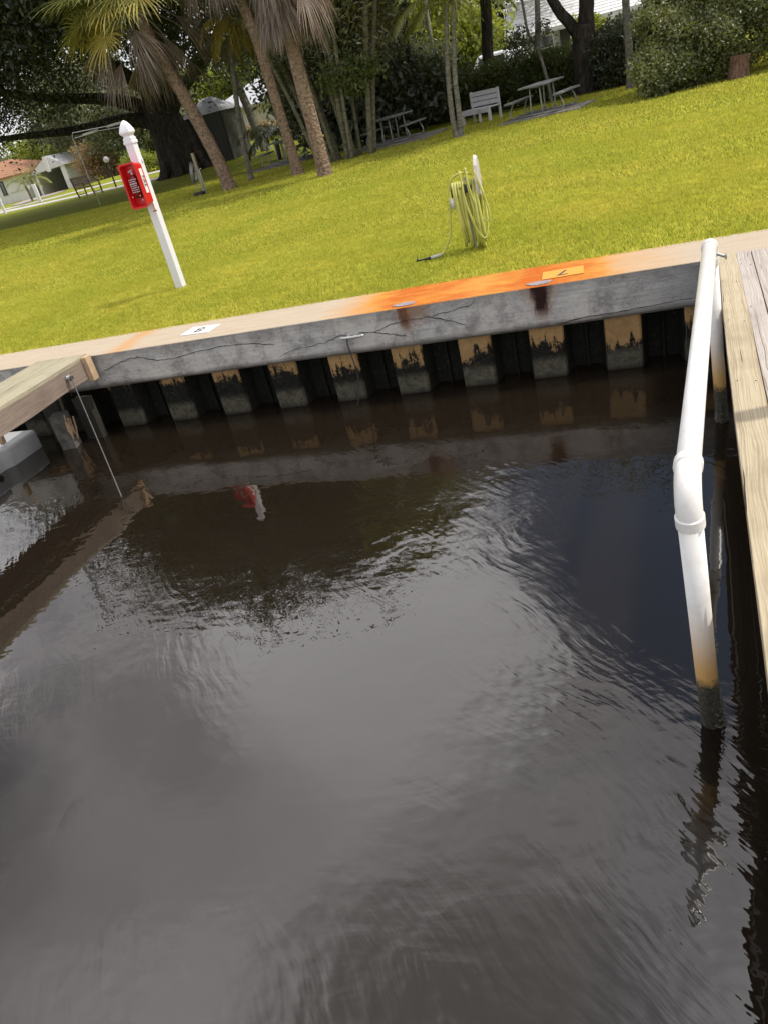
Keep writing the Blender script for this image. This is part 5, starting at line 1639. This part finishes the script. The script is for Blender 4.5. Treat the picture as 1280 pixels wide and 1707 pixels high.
# hedge: leafy mass along a line
def hedge_blobs(pts, z0_, z1_, th, step=0.6):
    out_ = []
    for (x0_, y0_), (x1_, y1_) in zip(pts, pts[1:]):
        L = math.hypot(x1_ - x0_, y1_ - y0_); n = max(1, int(L / step))
        for i in range(n):
            u = i / n
            for zc in np.arange(z0_ + 0.35, z1_ - 0.2, 0.45):
                out_.append((x0_ + (x1_ - x0_) * u, y0_ + (y1_ - y0_) * u, zc, step * 0.8, th, 0.40, 1))
    return out_
hg = thing('hedge', 'long clipped dark green hedge behind the benches', 'hedge', (-5, 31.5, 0.8))
hp = [(-11.5, 35.2), (-8.8, 34.0), (-6.0, 32.8), (-3.2, 31.3), (-0.8, 31.7), (0.8, 31.3)]
crown(hg, hedge_blobs(hp, 0.75, 2.55, 0.75), 110000, 0.11, M_hedge, 41, 'foliage', org=(-5, 31.5, 0.8), shell=0.4, per=22, cr=0.16, gap=0.12)
mb = MB()
for i in range(46):
    u = i / 45 * (len(hp) - 1); k_ = min(int(u), len(hp) - 2); f_ = u - k_
    x_ = hp[k_][0] + (hp[k_ + 1][0] - hp[k_][0]) * f_; y_ = hp[k_][1] + (hp[k_ + 1][1] - hp[k_][1]) * f_
    limb(mb, rel([(x_, y_, 0.7), (x_ + rng.uniform(-.1, .1), y_, 1.3), (x_ + rng.uniform(-.3, .3), y_ + rng.uniform(-.2, .2), 2.1)], (-5, 31.5, 0.8)), 0.03, 0.012, 6, rng)
mb.build('stems', M_bark_dark, hg)
ds = thing('dark_shrub', 'dark glossy shrubs between the forked tree and the pale palm trunk', 'shrub', (0.3, 29.0, 0.8))
crown(ds, [(0.25, 29.6, 1.6, 0.75, 0.6, 0.85), (1.1, 29.6, 1.7, 0.8, 0.7, 0.95), (0.2, 30.6, 2.0, 0.7, 0.6, 0.6)], 26000, 0.12, M_oak, 42, 'foliage', org=(0.3, 29.0, 0.8), shell=0.3, per=20, cr=0.2)
sm = thing('broad_shrub', 'big rounded green shrub mass filling the upper right corner', 'shrub', (3.0, 24.0, 0.8))
def lumpy(blobs, n, seed, k=0.34):
    r = np.random.RandomState(seed)
    out_ = [tuple(b) + ((b[3] * b[4] * b[5]) ** 0.67 * 0.7,) for b in blobs]
    for i in range(n):
        b = blobs[r.randint(len(blobs))]
        d = r.normal(size=3); d /= np.linalg.norm(d); d[2] = abs(d[2]) * 0.9 - 0.2
        q = k * r.uniform(0.6, 1.25)
        out_.append((b[0] + d[0] * b[3] * 0.95, b[1] - abs(d[1]) * b[4] * 0.95, b[2] + d[2] * b[5] * 0.95, q, q, q * 0.75, q * q * 1.6))
    return out_


crown(sm, lumpy([(1.75, 23.4, 1.9, 1.15, 1.2, 1.25), (1.15, 22.5, 1.25, 0.5, 0.6, 0.55), (2.9, 24.2, 3.0, 1.8, 1.6, 1.9), (1.9, 24.4, 3.4, 1.2, 1.2, 1.3), (2.9, 22.9, 1.7, 1.3, 0.9, 1.0), (2.1, 22.4, 1.35, 0.9, 0.6, 0.6)], 46, 3),
      120000, 0.088, M_shrub, 43, 'foliage', org=(3.0, 24.0, 0.8), shell=0.5, per=44, cr=0.11, gap=0.3)
sm2 = thing('tall_shrub', 'paler grey green shrub at the right edge behind the clay coloured stump', 'shrub', (5.0, 24.0, 0.8))
crown(sm2, lumpy([(4.9, 24.0, 3.0, 1.6, 1.5, 2.4), (4.1, 23.2, 1.9, 0.9, 0.9, 1.2), (6.4, 24.6, 2.6, 1.6, 1.6, 1.9), (8.8, 25.5, 3.0, 2.2, 2.0, 2.3)], 40, 4, 0.4), 80000, 0.085, M_greyleaf, 44, 'foliage', org=(5.0, 24.0, 0.8), shell=0.5, per=36, cr=0.13, gap=0.2)
stp = thing('tree_stump', 'short reddish brown trunk stub at the foot of the shrubs at the right', 'stump', (2.78, 21.95, 0.79))
mb = MB(); mb.tube([(0, 0, -0.05), (0, 0, 0.1), (0.02, 0, 0.3), (0.03, 0, 0.48)], [0.25, 0.23, 0.21, 0.22], 16, True, 0.04, rng)
mb.build('trunk', mat_bark('stump_bark', (0.22, 0.13, 0.09), (0.12, 0.075, 0.055), 1.0, 0.3, 0.03, 9.0), stp)
bl = thing('garden_light', 'small white hooded light poking out of the shrubs', 'garden light', (1.0, 23.4, 0.8))
MB().tube([(0, 0, 0), (0, 0, 0.85)], 0.02, 8).build('post', M_galv, bl)
MB().lathe([(0.10, 0.0), (0.11, 0.05), (0.08, 0.13), (0.03, 0.17)], (0, 0, 0.82), 14).build('hood', M_globe, bl, smooth=True)
lt = thing('low_shrub', 'low bushy tuft at the left foot of the big shrub mass', 'shrub', (0.95, 21.9, 0.8))
crown(lt, [(0.95, 22.0, 1.2, 0.38, 0.4, 0.38)], 2600, 0.11, M_shrub, 45, 'foliage', org=(0.95, 21.9, 0.8), shell=0.2, per=14, cr=0.1)

# trees behind the hedge and houses
BT = [
    ('background_tree', 'bright yellow green tree behind the middle of the hedge', (-9.2, 46.0, 1.2), [(-9.2, 46, 4.2, 2.8, 2.2, 2.4), (-12.0, 47, 5.2, 2.4, 2, 2.6), (-7.0, 46.5, 3.4, 1.6, 1.6, 1.4)], 26000, 0.30, M_bright, 51),
    ('background_tree', 'dull green tree further left behind the hedge, above the utility pole foot', (-14.0, 50.0, 1.3), [(-15.5, 50, 4.0, 3, 2, 2.4), (-18, 51, 3.4, 2.6, 2, 2.0)], 15000, 0.32, M_midleaf, 52),
    ('background_tree', 'tall dark tree beside the white roofed house behind the car', (-6.2, 52.0, 1.3), [(-7.6, 54, 5.0, 1.7, 2.0, 3.2), (-5.6, 54, 7.9, 3.5, 3, 2.4), (-3.2, 50.5, 6.6, 1.8, 2, 0.8)], 22000, 0.24, M_midleaf, 53),
    ('background_tree', 'yellow green tree above the grey roof of the cream house', (-40.0, 80.0, 1.1), [(-41, 80, 5.5, 5.0, 3, 3.3), (-35, 82, 7.0, 5.5, 3, 3.0)], 12000, 0.5, M_bright, 54),
    ('background_tree', 'large grey green tree standing behind the garden benches', (-50.0, 76.0, 0.8), [(-50, 75, 7.5, 6.0, 4, 4.0), (-44.0, 74, 6.2, 5, 4, 3.6), (-56, 80, 8.5, 6, 4, 4.5)], 44000, 0.36, M_greyleaf, 55),
    ('background_tree', 'round light green tree beyond the terracotta roof', (-66.0, 84.0, 0.8), [(-65.0, 84, 4.6, 3.0, 3, 2.4), (-60, 86, 5.2, 3, 3, 2.6)], 11000, 0.4, M_bright, 56),
    ('background_tree', 'grey green trees between the big trunk and the garden benches', (-40.5, 66.0, 0.9), [(-40.5, 66, 4.8, 4.0, 3, 2.7), (-36.5, 67, 3.2, 2.6, 2, 1.6)], 17000, 0.32, M_greyleaf, 57),
    ('background_tree', 'dark tree mass behind the thick palms and cane clump', (-17.0, 56.0, 1.2), [(-19, 60, 8.5, 5, 3, 3.4), (-11.5, 58, 9.5, 5, 3, 3.0)], 13000, 0.45, M_oak, 58),
]
for nm, lab, base, bb, n_, s_, mt, sd in BT:
    th = thing(nm, lab, 'tree', base, group='trees beyond the lawn')
    mb = MB()
    for b_ in bb[:2]:
        limb(mb, [(0, 0, -0.2), ((b_[0] - base[0]) * 0.3, (b_[1] - base[1]) * .3, (b_[2] - base[2]) * 0.5), (b_[0] - base[0], b_[1] - base[1], b_[2] - base[2])], 0.22, 0.08, 8, rng)
    mb.build('trunk', M_bark_dark, th, smooth=True)
    crown(th, bb, n_, s_, mt, sd, org=base, shell=0.3, per=22, cr=0.45, gap=0.15)
plain_tree('leaning_tree', 'pale leaning trunk with bare fork behind the garden benches', (-50.3, 74.0, 0.9),
           [([(0.6, 0, -0.2), (0.2, 0, 1.5), (-0.8, 0, 5.0), (-1.2, 0, 6.6)], 0.36, 0.26), ([(-1.1, 0, 6.4), (-2.2, 0, 7.6), (-3.4, 0, 8.2)], 0.16, 0.08), ([(-1.1, 0, 6.4), (-0.6, 0, 7.8), (0.5, 0, 8.6)], 0.16, 0.08)], None, 0, 0, M_bark_grey, None, 0)
bg_ = thing('flowering_shrub', 'reddish flowering shrub behind the left garden bench', 'shrub', (-45.0, 66.0, 0.8))
crown(bg_, [(-45.2, 66, 2.6, 1.8, 1.2, 1.7), (-43.2, 66, 2.0, 1.4, 1, 1.1)], 6500, 0.24, M_red, 61, 'foliage', org=(-45.0, 66.0, 0.8), shell=0.2, per=14, cr=0.3)
lb = thing('low_shrub', 'yellow green rounded bush between the globe lamp and the white post', 'shrub', (-33.5, 50.5, 0.8))
crown(lb, [(-34.3, 55.5, 1.7, 1.5, 0.8, 0.8), (-32.0, 56, 1.5, 1.2, 0.8, 0.6)], 5200, 0.2, M_bright, 62, 'foliage', org=(-33.5, 50.5, 0.8), shell=0.3, per=14, cr=0.2)
lb = thing('flower_bed', 'low reddish and green planting under the windows of the cream house', 'plants', (-30.5, 66.0, 1.1))
crown(lb, [(-31.0, 66.3, 1.5, 1.2, 0.5, 0.45), (-28.6, 66.6, 1.7, 1.4, 0.5, 0.65), (-25.8, 67.0, 1.8, 1.4, 0.5, 0.8)], 5200, 0.2, M_red, 63, 'foliage', org=(-30.5, 66.0, 1.1), shell=0.3, per=14, cr=0.2)
lb = thing('low_shrub', 'yellow green feathery bush below the white roof beside the forked tree', 'shrub', (-0.2, 44.0, 1.2))
crown(lb, [(-1.0, 44, 2.7, 0.6, 0.4, 0.55)], 1600, 0.2, M_bright, 64, 'foliage', org=(-0.2, 44.0, 1.2), shell=0.2, per=14, cr=0.2)
# small palms at the far left
for (x_, y_, h_, lab) in ((-42.9, 54.0, 1.7, 'small leafy palm beside the thick white stake'), (-46.5, 57.5, 1.5, 'small thin palm in front of the white house wall'), (-53.5, 60.0, 1.9, 'small palm at the left edge in front of the terracotta roofed house')):
    th = thing('small_palm', lab, 'palm tree', (x_, y_, 0.8), group='small palms by the street')
    palm_trunk(th, [(0.1, 0, -0.1), (0.05, 0, h_ * 0.5), (-0.1, 0, h_)], 0.10, 0.08, M_bark_grey, rng, 1.4, n=8)
    for i in range(14):
        put_frond(th, FEA_G[(65, 35, 10)[i % 3]], Vector((-0.1, 0, h_)), i * 2.399, rng.uniform(0.75, 1.0))
# far wooded horizon: reads as one mass
fb = []
rf_ = np.random.RandomState(8)
for i in range(110):
    a = math.radians(-75 + 115 * i / 109)
    R_ = rf_.uniform(115, 150)
    fb.append((R_ * math.sin(a), R_ * math.cos(a), rf_.uniform(2.5, 4.0), 5.5, 4.0, rf_.uniform(3.0, 5.0)))
V, F = leaf_cloud(fb, 70000, 0.9, 71, 0.5, 20, 0.9)
o = link_mesh('far_woods', raw_mesh('far_woods', V, F), M_greyleaf)
tag(o, 'distant band of green trees closing the horizon behind the houses', 'trees', kind='stuff')
# trees closing the right side beyond the frame edge
th = thing('background_tree', 'green tree mass beyond the right edge behind the shrubs', 'tree', (9.0, 33.0, 0.8), group='trees beyond the lawn')
mb = MB(); limb(mb, [(0, 0, -0.2), (0, 0, 2), (0.3, 0, 5)], 0.3, 0.12, 8, rng); mb.build('trunk', M_bark_dark, th, smooth=True)
crown(th, [(6, 34, 5, 4, 3, 3.5), (12, 33, 5, 5, 3, 3.6)], 22000, 0.3, M_midleaf, 72, org=(9.0, 33.0, 0.8), shell=0.3, per=22, cr=0.4)

# utility pole with guys behind the hedge, pole at far left
up_ = thing('utility_pole', 'grey wooden utility pole with guy wires behind the hedge', 'utility pole', (-8.35, 42.6, 1.1))
MB().tube([(0.0, 0, -0.2), (0.0, 0, 6.4)], [0.13, 0.10], 10).build('pole', M_bark_grey, up_, smooth=True)
for dx_ in (-1.5, -2.0):
    MB().tube([(dx_, 0, 0.2), (0, 0, 3.9)], 0.014, 5).build('guy_wire', M_galv, up_)
up2 = thing('utility_pole', 'thin dark pole rising behind the terracotta roof at the left edge', 'utility pole', (-65.6, 79.0, 0.8))
MB().tube([(0, 0, -0.2), (-0.3, 0, 8.5)], [0.14, 0.10], 8).build('pole', M_bark_grey, up2, smooth=True)
# dock lamp pole left of the frame, seen mirrored in the water
lp = thing('light_pole', 'tall thin grey pole left of the frame, mirrored as a streak in the water', 'pole', (-10.85, 10.45, 0.8))
MB().tube([(0, 0, -0.1), (0, 0, 4.5), (0, 0, 5.1)], [0.07, 0.055, 0.05], 10).build('pole', M_galv, lp, smooth=True)
MB().box((0.1, -0.1, 5.12), (0.35, 0.2, 0.12)).build('lamp_head', M_greywall, lp, bevel=0.02)
